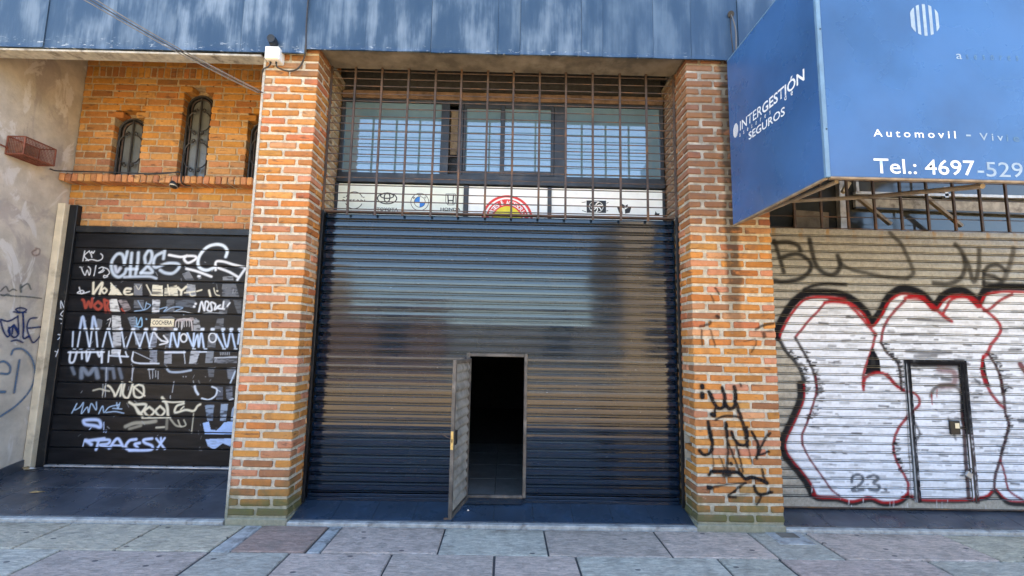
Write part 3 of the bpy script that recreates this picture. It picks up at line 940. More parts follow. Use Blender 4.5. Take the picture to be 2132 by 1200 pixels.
def depthR(U, Z):
    d = np.full(U.shape, .011)
    for xa, xb, z0, z1 in front_rects['R']:
        if z1 < .0 or z0 > 2.2:
            continue
        d[(U > xa - .002) & (U < xb + .002) & (Z > z0 - .002) & (Z < z1 + .002)] = -.0005
    return d
dr = decal('graffiti', cvR, .0055, -.006, None, depthR)
dr.parent = pillar_r
dr.location = (-(XR0 + XR1) / 2, -.35, 0)

# ================================================================== BLUE SHEET BAND
fas = thing('sheet_fascia', 'weathered slate blue sheet metal band with pale vertical streaks', 'fascia', (0, 0, 4))
seams = [-6.2, -5.4, -4.6, -4.12, -3.52, -2.98, -2.40, -1.835, -1.30, -.72, -.12, .08, .63, .82, 1.28, 1.62, 2.05, 2.7, 3.4, 4.2, 5.0, 6.0]
for i, (a, b) in enumerate(zip(seams[:-1], seams[1:])):
    zb = 3.985 + .012 * (a + 4.5) / 2.7 if b < -1.8 else 4.040
    y = -.062 if b < -1.8 else -.056
    y += random.choice([0, .003, -.003])
    mb = MB()
    n = 10
    xs = [a + .001 + (b - a - .002) * k / n for k in range(n + 1)]
    zs = [zb, zb + .012, zb + .05, zb + .4, zb + .9, 5.72]
    ph = random.uniform(0, 6)
    vsx = []
    for z in zs:
        for k, x in enumerate(xs):
            edge = .0035 if k in (0,) else 0
            bulge = .0035 * math.sin(ph + x * 9 + z * 3) + (.008 * (z - zb) * 0)
            vsx.append((x, y - bulge - edge - (.007 if z == zs[0] else 0), z - 4))
    fx = [(j * (n + 1) + k, j * (n + 1) + k + 1, (j + 1) * (n + 1) + k + 1, (j + 1) * (n + 1) + k) for j in range(len(zs) - 1) for k in range(n)]
    mb.add(vsx, fx)
    o_ = len(mb.v)
    mb.box(a + .001, b - .001, y + .004, y + .012, zb - 4 + .002, 1.72)
    pf = random.uniform(.55, 1.) if b < -1.8 else (random.uniform(.3, .75) if b < .7 else random.uniform(.1, .4))
    link('sheet_panel', mb.mesh('sheet_panel', True), 'fascia', fas, col=(pf, pf, pf))
link('soffit_strip', MB().bbox(-6.2, -2.212, -.054, .075, 3.962 - 4, 3.982 - 4, .003), 'cement', fas)
link('backing_board', MB().box(-6.2, 6.0, -.035, .015, 4.16 - 4, 1.70), 'dark', fas)
link('beam', MB().box(-6.2, -2.225, -.03, .07, 3.984 - 4, 4.16 - 4), 'dark', fas)
bm = thing('concrete_beam', 'soot stained concrete beam above the window grille', 'beam', (0, 0, 4.1))
link('beam_body', MB().bbox(XL1 - .0, XR0 + .0, -.030, .305, -.012, .05, .004), 'concrete', bm)
link('rear_beam', MB().bbox(XL1, XR0, .66, .72, -.16, .6, .004), 'dark', bm)
link('beam_patch', MB().bbox(-1.3, .9, .02, .295, -.0165, -.0125, .001), 'concrete', bm)

# ================================================================== MAIN SHUTTER
YS = .285
PROF = [(0, .030), (.0060, .030), (.0066, .012), (.0095, .0075), (.0140, .0075), (.0170, .012), (.0176, .030), (.0280, .030), (.0288, -.0030), (.0304, -.0054), (.0480, -.0058), (.0680, -.0056), (.0696, -.0035), (.0703, .030), (.076, .030)]
def slat_mesh(L, pitch, prof=PROF, nx=10, wob=.0006):
    s = pitch / .076
    xs = np.linspace(0, L, nx + 1)
    ph = random.uniform(0, 9)
    vs = []
    for z, y in prof:
        for x in xs:
            vs.append((x, y + wob * math.sin(x * 5 + ph) + wob * .6 * math.sin(x * 13 + ph * 2), z * s))
    n = nx + 1
    fs = [(j * n + k, j * n + k + 1, (j + 1) * n + k + 1, (j + 1) * n + k) for j in range(len(prof) - 1) for k in range(nx)]
    mb = MB().add(vs, fs)
    mb.box(0, L, .0305, .0325, .001, pitch - .001)
    return mb.mesh('slat', False)
shut = thing('roller_shutter', 'wide glossy blue-black roller shutter with a small open door in it', 'shutter', (0, YS, .1))
meshes = {}
def put_slats(x0, x1, rows):
    for i in rows:
        key = (round(x1 - x0, 3), random.randrange(4))
        if key not in meshes:
            meshes[key] = slat_mesh(x1 - x0, .076)
            meshes[key].materials.append(MT['gloss'])
        o = link('slat', meshes[key], None, shut, (x0, .042 + random.uniform(-.0008, .0008), .150 - .1 + .076 * i), (random.uniform(-.010, .010), 0, random.uniform(-.0004, .0004)))
put_slats(-1.700, -.342, range(0, 16))
put_slats(.200, 1.562, range(0, 16))
put_slats(-1.700, 1.562, range(16, 33))
link('bottom_rail', MB().bbox(-1.70, -.320, .032, .054, -.010, .020, .003).bbox(-1.70, -.320, .036, .052, .022, .049, .003), 'gloss', shut)
link('bottom_rail', MB().bbox(.178, 1.562, .032, .054, -.010, .020, .003).bbox(.178, 1.562, .036, .052, .022, .049, .003), 'gloss', shut)
link('bottom_rail', MB().bbox(-.319, .177, -.010, .012, -.010, .042, .003), 'gloss', shut)
for x0, x1 in ((-1.7235, -1.700), (1.562, 1.5855)):
    link('guide_rail', MB().bbox(x0, x1, -.026, -.012, -.012, 2.57, .002).bbox(x0, x1, .078, .09, -.012, 2.57, .002).box(x0 + (0 if x0 < 0 else .028), x0 + (.005 if x0 < 0 else .0325), -.012, .078, -.012, 2.57), 'darkframe', shut)
link('top_rail', MB().bbox(-1.70, 1.562, -.012, .05, 2.558, 2.574, .002), 'rustbar', shut)
df = link('door_frame', MB().bbox(-.345, -.318, -.006, .060, .042, 1.284, .003).bbox(.175, .203, -.006, .060, .042, 1.284, .003).bbox(-.317, .174, -.006, .060, 1.255, 1.284, .003).bbox(-.317, .174, -.016, .018, .043, .066, .003), 'leafstile', shut)
link('latch_plate', MB().bbox(-.448, -.372, -.024, -.011, 1.162, 1.200, .002), 'rust', df)
link('hinge', MB().tube([(-.318, -.022, 1.20), (-.318, -.022, 1.29)], .008), 'leafstile', df)
# the little door, standing open towards the street
L_ = .468
th = math.atan2(-.455, -.088)
leaf = thing_leaf = bpy.data.objects.new('wicket_door', None)
COL.objects.link(leaf)
leaf.parent = shut
leaf.location = (-.312, -.012, .025)
leaf.rotation_euler = (0, 0, th)
leaf['label'] = 'narrow slatted door leaf swung open with dusty grey inner side'
H_ = 1.212
link('stile', MB().bbox(0, .026, -.014, .014, 0, H_, .002), 'leafstile', leaf)
link('stile', MB().bbox(L_ - .030, L_, -.014, .014, 0, H_, .002), 'leafstile', leaf)
link('rail', MB().bbox(.027, L_ - .031, -.014, .014, 0, .03, .002), 'leafstile', leaf)
link('rail', MB().bbox(.027, L_ - .031, -.014, .014, H_ - .03, H_, .002), 'leafstile', leaf)
pr_in = [(z, -y - .001) for z, y in PROF]
for k in range(15):
    me = meshes.get('in')
    if me is None:
        mb = MB()
        xs = (.027, L_ - .031)
        prs = [(0, -.006), (.012, .004), (.022, .0085), (.034, .0095), (.046, .006), (.060, -.001), (.072, -.006), (.0762, -.006)]
        vs_ = [(x, y, z) for z, y in prs for x in xs]
        mb.add(vs_, [(j * 2, j * 2 + 1, j * 2 + 3, j * 2 + 2) for j in range(len(prs) - 1)])
        mb.box(xs[0], xs[1], -.0105, -.0075, .0005, .0757)
        me = mb.mesh('slat', True)
        me.materials.append(MT['leafin'])
        meshes['in'] = me
    link('slat', me, None, leaf, (0, 0, .032 + .0764 * k))
link('lock_plate', MB().bbox(L_ + .0005, L_ + .004, -.011, .011, .52, .66, .001), 'brass', leaf)
link('keyhole', MB().bbox(L_ + .0042, L_ + .0055, -.004, .004, .575, .60, .001), 'black', leaf)
link('lock_case', MB().bbox(L_ - .075, L_ - .031, .010, .022, .55, .66, .003), 'darkframe', leaf)
link('pull_rod', MB().tube([(L_ - .02, -.02, .60), (L_ - .02, -.05, .61), (L_ - .06, -.11, .625), (L_ - .07, -.115, .63)], .004), 'rustbar', leaf)

# ================================================================== GRILLE OVER THE SHUTTER
gr = thing('window_grille', 'rusty brown bar grille between the two pillars above the dark shutter', 'grille', (0, .275, 2.66))
gx = [-1.713, -1.486, -1.232, -.978, -.718, -.472, -.217, .030, .282, .535, .792, 1.054, 1.308, 1.574]
for i, x in enumerate(gx):
    link('upright_bar', MB().bbox(x - .010, x + .010, -.011, .005, -.03 if 0 < i < 13 else -.0, 1.428, .002), 'rustbar', gr, rot=None)
for k in range(19):
    z = 2.690 + .0757 * k + random.uniform(-.002, .002) - 2.66
    mb = MB().bbox(-1.722, 1.585, .006, .012, z - .0048, z + .0048, .002)
    link('cross_bar', mb, 'rustbar', gr, rot=(0, random.uniform(-.0006, .0006), 0))

# ================================================================== WINDOWS BEHIND THE GRILLE
YW = .575
def xz(px, py, y=YW):
    q = at(px, py, 1, y)
    return float(q[0]), float(q[2])
wf = thing('shop_window', 'charcoal framed strip window with pale panes behind the rusty grille', 'window', (0, YW, 3.1))
def wbox(mb, x0, x1, z0, z1, y0=0., y1=.05, b=.003):
    return mb.bbox(x0, x1, y0, y1, z0 - 3.1, z1 - 3.1, b)
XA, XB = -1.712, 1.574
ZT = 3.905
link('sill_rail', wbox(wbox(MB(), XA, XB, 3.045, 3.098, -.030, .05), XA, XB, 3.100, 3.150, -.012, .05), 'winframe', wf)
link('head_rail', wbox(MB(), XA, XB, ZT, ZT + .030, -.004, .05), 'winframe', wf)
link('lintel', wbox(MB(), XA, XB, ZT + .032, ZT + .115, -.012, .06), 'rustbrown', wf)
link('jamb', wbox(MB(), XA, XA + .035, 3.151, ZT - .001, -.004, .05), 'winframe', wf)
link('jamb', wbox(MB(), XB - .035, XB, 3.151, ZT - .001, -.004, .05), 'winframe', wf)
def px_x(px, py=280):
    return xz(px, py)[0]
for a, b in ((918, 935), (953, 964), (1154, 1177)):
    link('mullion', wbox(MB(), px_x(a), px_x(b), 3.151, ZT - .001, -.004, .05), 'winframe', wf)
def pane(a, b, z0=3.155, z1=ZT - .004, y=.02, tilt=0.):
    x0, x1 = px_x(a), px_x(b)
    return link('pane', MB().box(-(x1 - x0) / 2, (x1 - x0) / 2, 0, .006, z0 - 3.1, z1 - 3.1), 'pane', wf, ((x0 + x1) / 2, y, 0), (tilt, 0, tilt * .7))
pane(715, 918, 3.16, ZT - .004, .02, .0015)
pane(1177, 1378, 3.152, ZT - .004, .02, -.001)
s1 = link('sash', MB(), 'winframe', wf)
s1 = link('sash_frame', wbox(wbox(wbox(MB(), px_x(964.5), px_x(1042), 3.152, 3.195, .004, .03), px_x(964.5), px_x(1042), ZT - .045, ZT - .002, .004, .03), px_x(964.5), px_x(970), 3.196, ZT - .046, .004, .03), 'winframe', wf)
bpy.data.objects.remove(bpy.data.objects['sash'])
pane(968, 1043, 3.19, ZT - .04, .024, .002)
s2 = MB()
for q in ((px_x(1042), px_x(1051), 3.152, ZT - .002), (px_x(1147), px_x(1153.5), 3.152, ZT - .002)):
    wbox(s2, *q, -.008, .018)
wbox(wbox(s2, px_x(1051.2), px_x(1146.8), 3.152, 3.200, -.008, .018), px_x(1051.2), px_x(1146.8), ZT - .045, ZT - .002, -.008, .018)
link('sash_frame', s2, 'winframe', wf)
pane(1051, 1147, 3.198, ZT - .043, .008, -.002)
# the open gap shows a tan blind edge over a dark room
link('blind_edge', wbox(MB(), px_x(935), px_x(953), 3.40, ZT - .03, .10, .11), 'under', wf)
link('gap_back', wbox(MB(), px_x(930), px_x(958), 3.10, ZT + .02, .16, .17), 'black', wf)

# logo boards under the windows
def board(a, b, mat, label):
    x0, x1 = xz(a, 410, YW)[0], xz(b, 410, YW)[0]
    t = thing('logo_board', label, 'sign', ((x0 + x1) / 2, YW, 2.75), 'boards under the strip window')
    link('board_sheet', MB().bbox(x0 - (x0 + x1) / 2, x1 - (x0 + x1) / 2, 0, .008, -.27, .283, .001), mat, t)
    t['cx'] = (x0 + x1) / 2
    return t
b1 = board(703.5, 965, 'panelgreen', 'pale board with four black and blue round and oval marks behind the grille')
b2 = board(975.5, 1140, 'panelwhite', 'white board with a red and yellow round badge behind the grille')
b3 = board(1148.5, 1379, 'panelwhite', 'white board with small black fan and part pictures behind the grille')
fr = thing('board_frame', 'dark frame holding the three boards under the strip window', 'frame', (0, YW, 2.75))
for a, b in ((697, 703), (965.5, 975), (1140.5, 1148), (1379.5, 1384)):
    link('frame_bar', MB().bbox(xz(a, 410)[0], xz(b, 410)[0], -.014, .03, -.27, .285, .002), 'winframe', fr)
link('backing', MB().box(XA, XB, .031, .05, -.29, .29), 'dark', fr)
class Logo:
    def __init__(s, parent):
        s.p = parent; s.cx = parent['cx']
    def loc(s, px, py):
        x, z = xz(px, py)
        return x - s.cx, z - 2.75
    def k(s):
        return (YW + DIST) / F_ * 1.0
    def ring(s, px, py, rx, ry, w_, mat, a0=0, a1=360, ly=.001, name='logo'):
        x, z = s.loc(px, py); k = s.k()
        return link(name, MB().ringxz(x, z, rx * k, ry * k, w_ * k, -ly - .0006, -ly, a0, a1), mat, s.p)
    def disc(s, px, py, r, mat, ly, a0=0, a1=360, name='logo', cx=None):
        x, z = s.loc(px, py); k = s.k()
        n = 36
        pts = [(x + r * k * math.cos(R(a0 + (a1 - a0) * i / n)), z + r * k * math.sin(R(a0 + (a1 - a0) * i / n))) for i in range(n + (0 if a1 - a0 >= 360 else 1))]
        if a1 - a0 < 360:
            pts = pts + [(x, z)]
        return link(name, MB().prism(pts, -ly - .0006, -ly), mat, s.p)
    def poly(s, pts, mat, ly=.001, name='logo'):
        return link(name, MB().prism([s.loc(*p) for p in pts], -ly - .0006, -ly), mat, s.p)
    def line(s, pts, w_, mat, ly=.001, name='logo'):
        k = s.k()
        q = [s.loc(*p) for p in pts]
        mb = MB()
        for (a, b), (c, d) in zip(q[:-1], q[1:]):
            L = math.hypot(c - a, d - b) + 1e-9
            nx, nz = -(d - b) / L * w_ * k / 2, (c - a) / L * w_ * k / 2
            mb.prism([(a + nx, b + nz), (c + nx, d + nz), (c - nx, d - nz), (a - nx, b - nz)], -ly - .0006, -ly)
        return link(name, mb, mat, s.p)
    def text(s, t, px0, px1, py, hpx, mat, bold=0., ly=.0012):
        a = s.loc(px0, py); b = s.loc(px1, py); k = s.k()
        me = fit_text(t, (a[0], -ly - .0005, a[1]), b[0] - a[0], hpx * k, (0, -1, 0), (0, 0, 1), bold)
        return link('lettering', me, mat, s.p)
lg = Logo(b1)
C7 = lambda x, y: (x / 3.53 + 640, y / 3.53 + 120)
lg.ring(*C7(343, 1050), 19.4, 19.4, 1.6, 'ink', 22, 158)
lg.ring(*C7(343, 1050), 19.4, 19.4, 1.6, 'ink', 202, 338)
lg.line([C7(278, 1028), C7(262, 1028)], 1.5, 'ink'); lg.line([C7(408, 1028), C7(420, 1028)], 1.5, 'ink')
lg.text('NISSAN', *[C7(258, 0)[0], C7(424, 0)[0]], C7(0, 1058)[1], 5.2, 'ink', .012)
lg.ring(*C7(586, 1036), 21.6, 13, 2.4, 'ink')
lg.ring(*C7(586, 1030), 7.2, 11.5, 2.4, 'ink', ly=.0018)
lg.ring(*C7(586, 1018), 15, 6.6, 2.3, 'ink', ly=.0026)
lg.text('TOYOTA', C7(508, 0)[0], C7(666, 0)[0], C7(0, 1127)[1], 7.4, 'ink', .015)
lg.ring(*C7(826, 1062), 19.6, 19.6, 1.2, 'ink')
lg.ring(*C7(826, 1062), 12.2, 12.2, 1.1, 'ink', ly=.0016)
lg.disc(*C7(826, 1062), 11.1, 'inkblue', .001, 90, 180)
lg.disc(*C7(826, 1062), 11.1, 'inkblue', .001, 270, 360)
for ch, (cx_, cy_), an in (('B', (783, 1030), 42), ('M', (824, 1010), 0), ('W', (866, 1030), -42)):
    x, z = lg.loc(*C7(cx_, cy_)); k_ = lg.k()
    u = (-math.sin(R(an)), 0, math.cos(R(an))); r_ = (math.cos(R(an)), 0, math.sin(R(an)))
    wd, hh = 4.6 * k_, 4.6 * k_
    p0 = (x - r_[0] * wd / 2 - u[0] * hh / 2, -.0018, z - r_[2] * wd / 2 - u[2] * hh / 2)
    link('lettering', fit_text(ch, p0, wd, hh, (0, -1, 0), u, .015), 'ink', b1)
lg.line([C7(1020, 1003), C7(1088, 1003), C7(1090, 1060), C7(1075, 1084), C7(1032, 1084), C7(1016, 1060), C7(1018, 1003)], 1.1, 'ink')
lg.line([C7(1032, 1008), C7(1037, 1078)], 2.6, 'ink', .0016); lg.line([C7(1075, 1008), C7(1069, 1078)], 2.6, 'ink', .0016)
lg.line([C7(1036, 1052), C7(1070, 1052)], 2.4, 'ink', .0022)
lg.text('HONDA', C7(978, 0)[0], C7(1126, 0)[0], C7(0, 1124)[1], 6.2, 'ink', .022)
lg = Logo(b2)
C3 = lambda x, y: (x / 3.53 + 1000, y / 3.53 + 120)
cc = C3(197, 1196)
lg.ring(*cc, 55, 55, 5.2, 'inkred', 0, 180)
lg.ring(*cc, 46, 46, 15.5, 'inkred', 0, 180)
lg.disc(*cc, 30.5, 'inkyellow', .001, 0, 180)
arc = 'PARTES & ACCESORIOS'
x, z = lg.loc(*cc); k_ = lg.k()
for i, ch in enumerate(arc):
    if ch == ' ':
        continue
    t = R(166 - i * (152 / (len(arc) - 1)))
    u = (math.cos(t), 0, math.sin(t)); r_ = (math.sin(t), 0, -math.cos(t))
    wd = (6.3 if ch not in 'I' else 1.8) * k_; hh = 9.2 * k_
    rr = 33.8 * k_
    p0 = (x + u[0] * rr - r_[0] * wd / 2, -.0022, z + u[2] * rr - r_[2] * wd / 2)
    link('lettering', fit_text(ch, p0, wd, hh, (0, -1, 0), u, .02), 'panelwhite', b2)
lg = Logo(b3)
lg.poly([C3(780, 1051), C3(924, 1053), C3(924, 1143), C3(782, 1141)], 'ink')
fc = C3(851, 1098)
lg.ring(*fc, 15.5, 12.6, 1.0, 'panelwhite', ly=.0016)
for i in range(7):
    t0 = i * 2 * math.pi / 7
    pts = []
    for k in range(5):
        rr = 3 + 10.5 * k / 4
        pts.append((fc[0] + rr * math.cos(t0 + k * .17), fc[1] + rr * .82 * math.sin(t0 + k * .17)))
    lg.line(pts, 2.3, 'panelwhite', .0016 + i * 1e-5)
lg.disc(*fc, 2.6, 'panelwhite', .0023)
lg.line([C3(745, 1068), C3(775, 1062)], 1.2, 'ink'); lg.line([C3(748, 1125), C3(778, 1135)], 1.2, 'ink'); lg.line([C3(926, 1072), C3(942, 1066)], 1.2, 'ink')
lg.line([C3(926, 1128), C3(940, 1126)], 1.2, 'ink')
lg.poly([C3(1005, 1102), C3(1025, 1098), C3(1040, 1118), C3(1048, 1150), C3(1020, 1142)], 'ink')
lg.poly([C3(1042, 1076), C3(1062, 1088), C3(1060, 1112), C3(1040, 1104)], 'ink', .0016)
lg.poly([C3(1066, 1088), C3(1084, 1080), C3(1082, 1102), C3(1068, 1106)], 'ink', .0012)
lg.poly([C3(1062, 1118), C3(1100, 1096), C3(1110, 1102), C3(1098, 1142), C3(1064, 1148)], 'ink', .0009)
lg.poly([C3(1280, 1158), C3(1288, 1130), C3(1298, 1146), C3(1318, 1146), C3(1314, 1162)], 'ink')

# ================================================================== GARAGE RECESS
YG = 1.0
gw = thing('brick_wall', 'ochre brick wall with arched windows set back above the black garage door', 'wall', (-3.4, YG, 3.2))
GO = (-3.4, YG, 3.2)
gxa, gxb = -4.745, -1.82
wins = [(-4.355, -4.045, 3.885), (-3.625, -3.315, 4.175), (-2.895, -2.585, 3.885)]
core = MB()
def cbox(x0, x1, z0, z1):
    core.box(x0 - GO[0] + .008, x1 - GO[0] - .008, .006, .20, z0 - GO[2], z1 - GO[2])
cbox(gxa, gxb, 2.635, 3.165)
xs = [gxa] + [v for a, b, _ in wins for v in (a, b)] + [gxb]
for k in range(0, len(xs), 2):
    cbox(xs[k], xs[k + 1], 3.166, 4.30)
for a, b, zt in wins:
    cbox(a + .001, b - .001, zt + .078, 4.30)
cbox(gxa, gxb, 4.301, 4.775)
link('mortar', core, 'mortW', gw)
ledge = link('ledge', MB().box(gxa - GO[0], gxb - GO[0], -.13, .004, 3.098 - GO[2], 3.158 - GO[2]), 'mortW2', gw)
WC = [(.50, .225, .05), (.47, .205, .045), (.52, .24, .06), (.45, .19, .05), (.48, .22, .07), (.42, .165, .05), (.36, .15, .05), (.50, .25, .08)]
WP = [(.50, .23, .08), (.47, .20, .085), (.52, .26, .11), (.45, .19, .08), (.44, .18, .09), (.48, .24, .10)]
def wbrick(x0, x1, z0, z1, cols, dep=.19, out=0.):
    brick(gw, x0, x1, YG - out, YG + dep, z0, z1, 'brickW', random.choice(cols), GO, .003)
def course(z, h, cols, sh):
    x = gxa + .01 - sh
    segs = []
    while x < gxb:
        L = .225 + random.uniform(-.008, .012)
        segs.append((x, x + L))
        x += L + .014
    for a, b in segs:
        parts = [(max(a, gxa + .006), min(b, gxb))]
        for wa, wb, zt in wins:
            if 3.17 < z and z + h / 2 < zt + .075:
                step = 0.
                if z + h / 2 > zt:
                    step = .085
                nx = []
                for p, q in parts:
                    if q <= wa + step or p >= wb - step:
                        nx.append((p, q))
                    else:
                        if p < wa + step - .01:
                            nx.append((p, wa + step))
                        if q > wb - step + .01:
                            nx.append((wb - step, q))
                parts = nx
        for p, q in parts:
            if q - p > .03:
                wbrick(p, q, z, z + h, cols)
for i in range(5):
    course(2.645 + .0776 * i, .062, WP if i < 4 else WC, (.0, .12, .05, .17, .09)[i])
course(3.034, .058, WC, .14)
for i in range(15):
    course(3.172 + .0785 * i, .064, WC if i > 2 else WP, random.uniform(0, .22))
x = gxa + .012
while x < gxb - .06:
    wbrick(x, x + .060, 4.352, 4.466, WC)
    x += .0715
for i in range(3):
    course(4.481 + .0785 * i, .064, WC, random.uniform(0, .22))
x = gxa + .008
while x < gxb - .06:
    o = brick(ledge, x, x + .054, .852, .998, 3.092, 3.172, 'brickW', random.choice(WP), (-3.4, YG, 3.2), .02)
    x += .0655 + random.uniform(-.002, .002)

# arched windows with wrought iron
def arch_pts(w_, z0, zt, n=12, inset=0.):
    r = w_ / 2 - inset
    pts = [(-r, z0), ]
    zc = zt - w_ / 2
    for i in range(n + 1):
        t = math.pi - math.pi * i / n
        pts.append((r * math.cos(t), zc + r * math.sin(t)))
    pts.append((r, z0))
    return pts
def spiral(cx, cz, r, a0, turns, sgn, n=14):
    return [(cx + r * (1 - .75 * i / n) * math.cos(a0 + sgn * turns * 2 * math.pi * i / n), cz + r * (1 - .75 * i / n) * math.sin(a0 + sgn * turns * 2 * math.pi * i / n)) for i in range(n + 1)]
wl = ['leftmost and low arched window in the ochre brick wall', 'tall middle arched window in the ochre brick wall', 'arched window half hidden behind the narrow brick pillar']
for (a, b, zt), lab in zip(wins, wl):
    t = thing('arched_window', lab, 'window', ((a + b) / 2, YG + .022, 3.17), 'arched windows with scroll ironwork')
    W_ = b - a - .006
    ztop = zt + .012 - 3.17
    y = .04
    link('reveal_panel', MB().box(-W_ / 2, W_ / 2, .085, .098, -.01, ztop + .062), 'mortW', t)
    fr_ = MB().tube([(x, y, z) for x, z in arch_pts(W_, 0, ztop, inset=.012)], .012)
    link('frame', fr_, 'ironwork', t)
    link('inner_frame', MB().tube([(x, y + .012, z) for x, z in arch_pts(W_, 0, ztop, inset=.046)], .008), 'rustbar', t)
    pl = [(x, z) for x, z in arch_pts(W_, 0, ztop, inset=.05)]
    link('pane', MB().prism(pl, .066, .072), 'greysheet', t)
    link('pane_surround', MB().ringxz(0, ztop - W_ / 2, W_ / 2 - .004, W_ / 2 - .004, .05, .058, .080, 0, 180, 16).box(-W_ / 2 + .004, -W_ / 2 + .052, .058, .080, 0, ztop - W_ / 2).box(W_ / 2 - .052, W_ / 2 - .004, .058, .080, 0, ztop - W_ / 2), 'darkframe', t)
    link('mullion', MB().bbox(-.008, .008, y - .004, y + .012, 0, ztop - .03, .002), 'ironwork', t)
    hh = ztop
    zs = [.25 * hh, .75 * hh] if hh < .85 else [.14 * hh, .47 * hh, .56 * hh, .82 * hh]
    for s in (-1, 1):
        for j, zc in enumerate(zs):
            up = (j % 2 == 0)
            sp = spiral(s * .040, zc, .024, math.pi / 2 if up else -math.pi / 2, 1.15, -s if up else s)
            tail = [(s * .118, zc + (.16 if up else -.16)), (s * .122, zc + (.09 if up else -.09)), (s * .085, zc + (.035 if up else -.035))]
            pts = smooth_line(tail + sp, 3)
            link('scroll', MB().tube([(q[0], y - .010, q[1]) for q in pts], .0068, 5), 'ironwork', t)

# garage door
gd = thing('garage_door', 'black boarded garage door covered in white and coloured graffiti', 'door', (-3.4, YG - .03, .17))
cvD = Canvas(-4.70, -2.02, .15, 2.62, .0035, (1, YG - .03))
Dp = lambda p: crop(5.2175, 140, 490, p)
Ep = lambda p: crop(3.75, 120, 640, p)
WH, PB, CR, RD, GY = (.78, .78, .78), (.42, .58, .85), (.80, .73, .55), (.40, .075, .05), (.30, .31, .33)
SB = (.55, .70, .90)
def dD(p, w_, c=WH, a=.95, soft=.3, curve=True):
    cvD.stroke(Dp(p), w_ / 5.2175, c, a, soft, curve)
def dE(p, w_, c=WH, a=.95, soft=.3, curve=True):
    cvD.stroke(Ep(p), w_ / 3.75, c, a, soft, curve)
def fD(p, c=GY, a=.6, wear=.7, seed=1):
    cvD.fill(Dp(p), c, a, wear, seed=seed)
def fE(p, c=GY, a=.6, wear=.7, seed=1):
    cvD.fill(Ep(p), c, a, wear, seed=seed)
# torn tape and paper scraps first
for i, (q, c, a) in enumerate([
    ([(725, 525), (815, 525), (815, 655), (725, 655)], GY, .6), ([(925, 540), (1035, 545), (1040, 660), (920, 660)], CR, .95), ([(1060, 575), (1190, 540), (1205, 660), (1050, 660)], CR, .85),
    ([(1300, 530), (1390, 540), (1400, 660), (1290, 650)], (.45, .46, .47), .75), ([(1250, 420), (1320, 390), (1380, 490), (1290, 490)], GY, .6), ([(1685, 530), (1830, 530), (1870, 670), (1680, 665)], GY, .5),
    ([(1690, 450), (1800, 445), (1805, 490), (1690, 490)], (.4, .41, .43), .6), ([(455, 695), (540, 695), (580, 840), (470, 838)], (.74, .72, .66), .95), ([(550, 705), (640, 700), (695, 800), (630, 838)], (.45, .38, .37), .75),
    ([(725, 705), (830, 705), (830, 790), (725, 790)], GY, .4), ([(925, 700), (1010, 700), (1000, 850), (920, 850)], WH, .8), ([(1080, 700), (1165, 700), (1165, 830), (1080, 830)], GY, .4),
    ([(1640, 860), (1700, 700), (1765, 700), (1730, 862)], GY, .55), ([(1170, 705), (1390, 700), (1395, 790), (1180, 770)], (.2, .22, .25), .5), ([(1800, 705), (1890, 705), (1890, 850), (1850, 850)], GY, .35),
    ([(470, 510), (520, 560), (555, 590), (605, 660), (440, 660), (470, 600)], CR, .95), ([(1000, 885), (1140, 880), (1140, 905), (1000, 905)], GY, .5)]):
    fD(q, c, a, .75, 10 + i)
for i, (q, c, a) in enumerate([
    ([(425, 65), (490, 65), (500, 185), (425, 185)], (.66, .65, .62), .9), ([(310, 90), (352, 100), (340, 172), (300, 172)], GY, .45), ([(545, 80), (605, 72), (640, 178), (585, 178)], (.33, .38, .44), .6),
    ([(1065, 78), (1105, 105), (1118, 185), (1062, 185), (1058, 130)], (.5, .5, .5), .7), ([(925, 90), (1060, 80), (1065, 105), (930, 112)], (.55, .45, .42), .7), ([(1245, 90), (1300, 85), (1290, 172), (1225, 172)], GY, .5),
    ([(725, 130), (900, 140), (900, 180), (730, 180)], (.40, .34, .32), .45), ([(430, 195), (495, 195), (495, 312), (430, 312)], (.6, .6, .6), .8), ([(600, 205), (660, 205), (650, 295), (610, 295)], (.4, .44, .5), .6),
    ([(720, 205), (780, 205), (770, 312), (715, 312)], (.42, .44, .5), .6), ([(840, 205), (900, 205), (895, 312), (840, 312)], GY, .5), ([(1180, 225), (1240, 205), (1230, 312), (1170, 312)], GY, .5),
    ([(720, 335), (775, 335), (775, 435), (720, 435)], (.40, .42, .48), .65), ([(835, 350), (890, 350), (890, 442), (830, 442)], (.48, .49, .52), .65), ([(1040, 335), (1115, 335), (1080, 442), (1025, 442)], (.6, .61, .63), .8),
    ([(1160, 335), (1220, 335), (1210, 435), (1150, 435)], (.4, .42, .45), .6), ([(1220, 390), (1400, 380), (1400, 437), (1220, 437)], (.36, .37, .40), .55), ([(420, 330), (495, 330), (490, 370), (420, 370)], WH, .85),
    ([(1240, 620), (1290, 620), (1290, 720), (1240, 720)], (.2, .22, .27), .5), ([(1310, 620), (1365, 610), (1365, 720), (1320, 720)], (.3, .33, .4), .55), ([(1170, 470), (1225, 470), (1220, 545), (1180, 545)], (.25, .26, .28), .5), ([(1320, 470), (1390, 470), (1380, 560), (1330, 560)], (.35, .37, .42), .55),
    ([(1150, 765), (1222, 760), (1210, 885), (1168, 885)], (.30, .37, .48), .9), ([(1275, 752), (1332, 755), (1312, 885), (1268, 885)], (.38, .46, .58), .9), ([(1360, 800), (1385, 760), (1385, 885), (1350, 885)], (.4, .5, .65), .8)]):
    fE(q, c, a, .8, 40 + i)
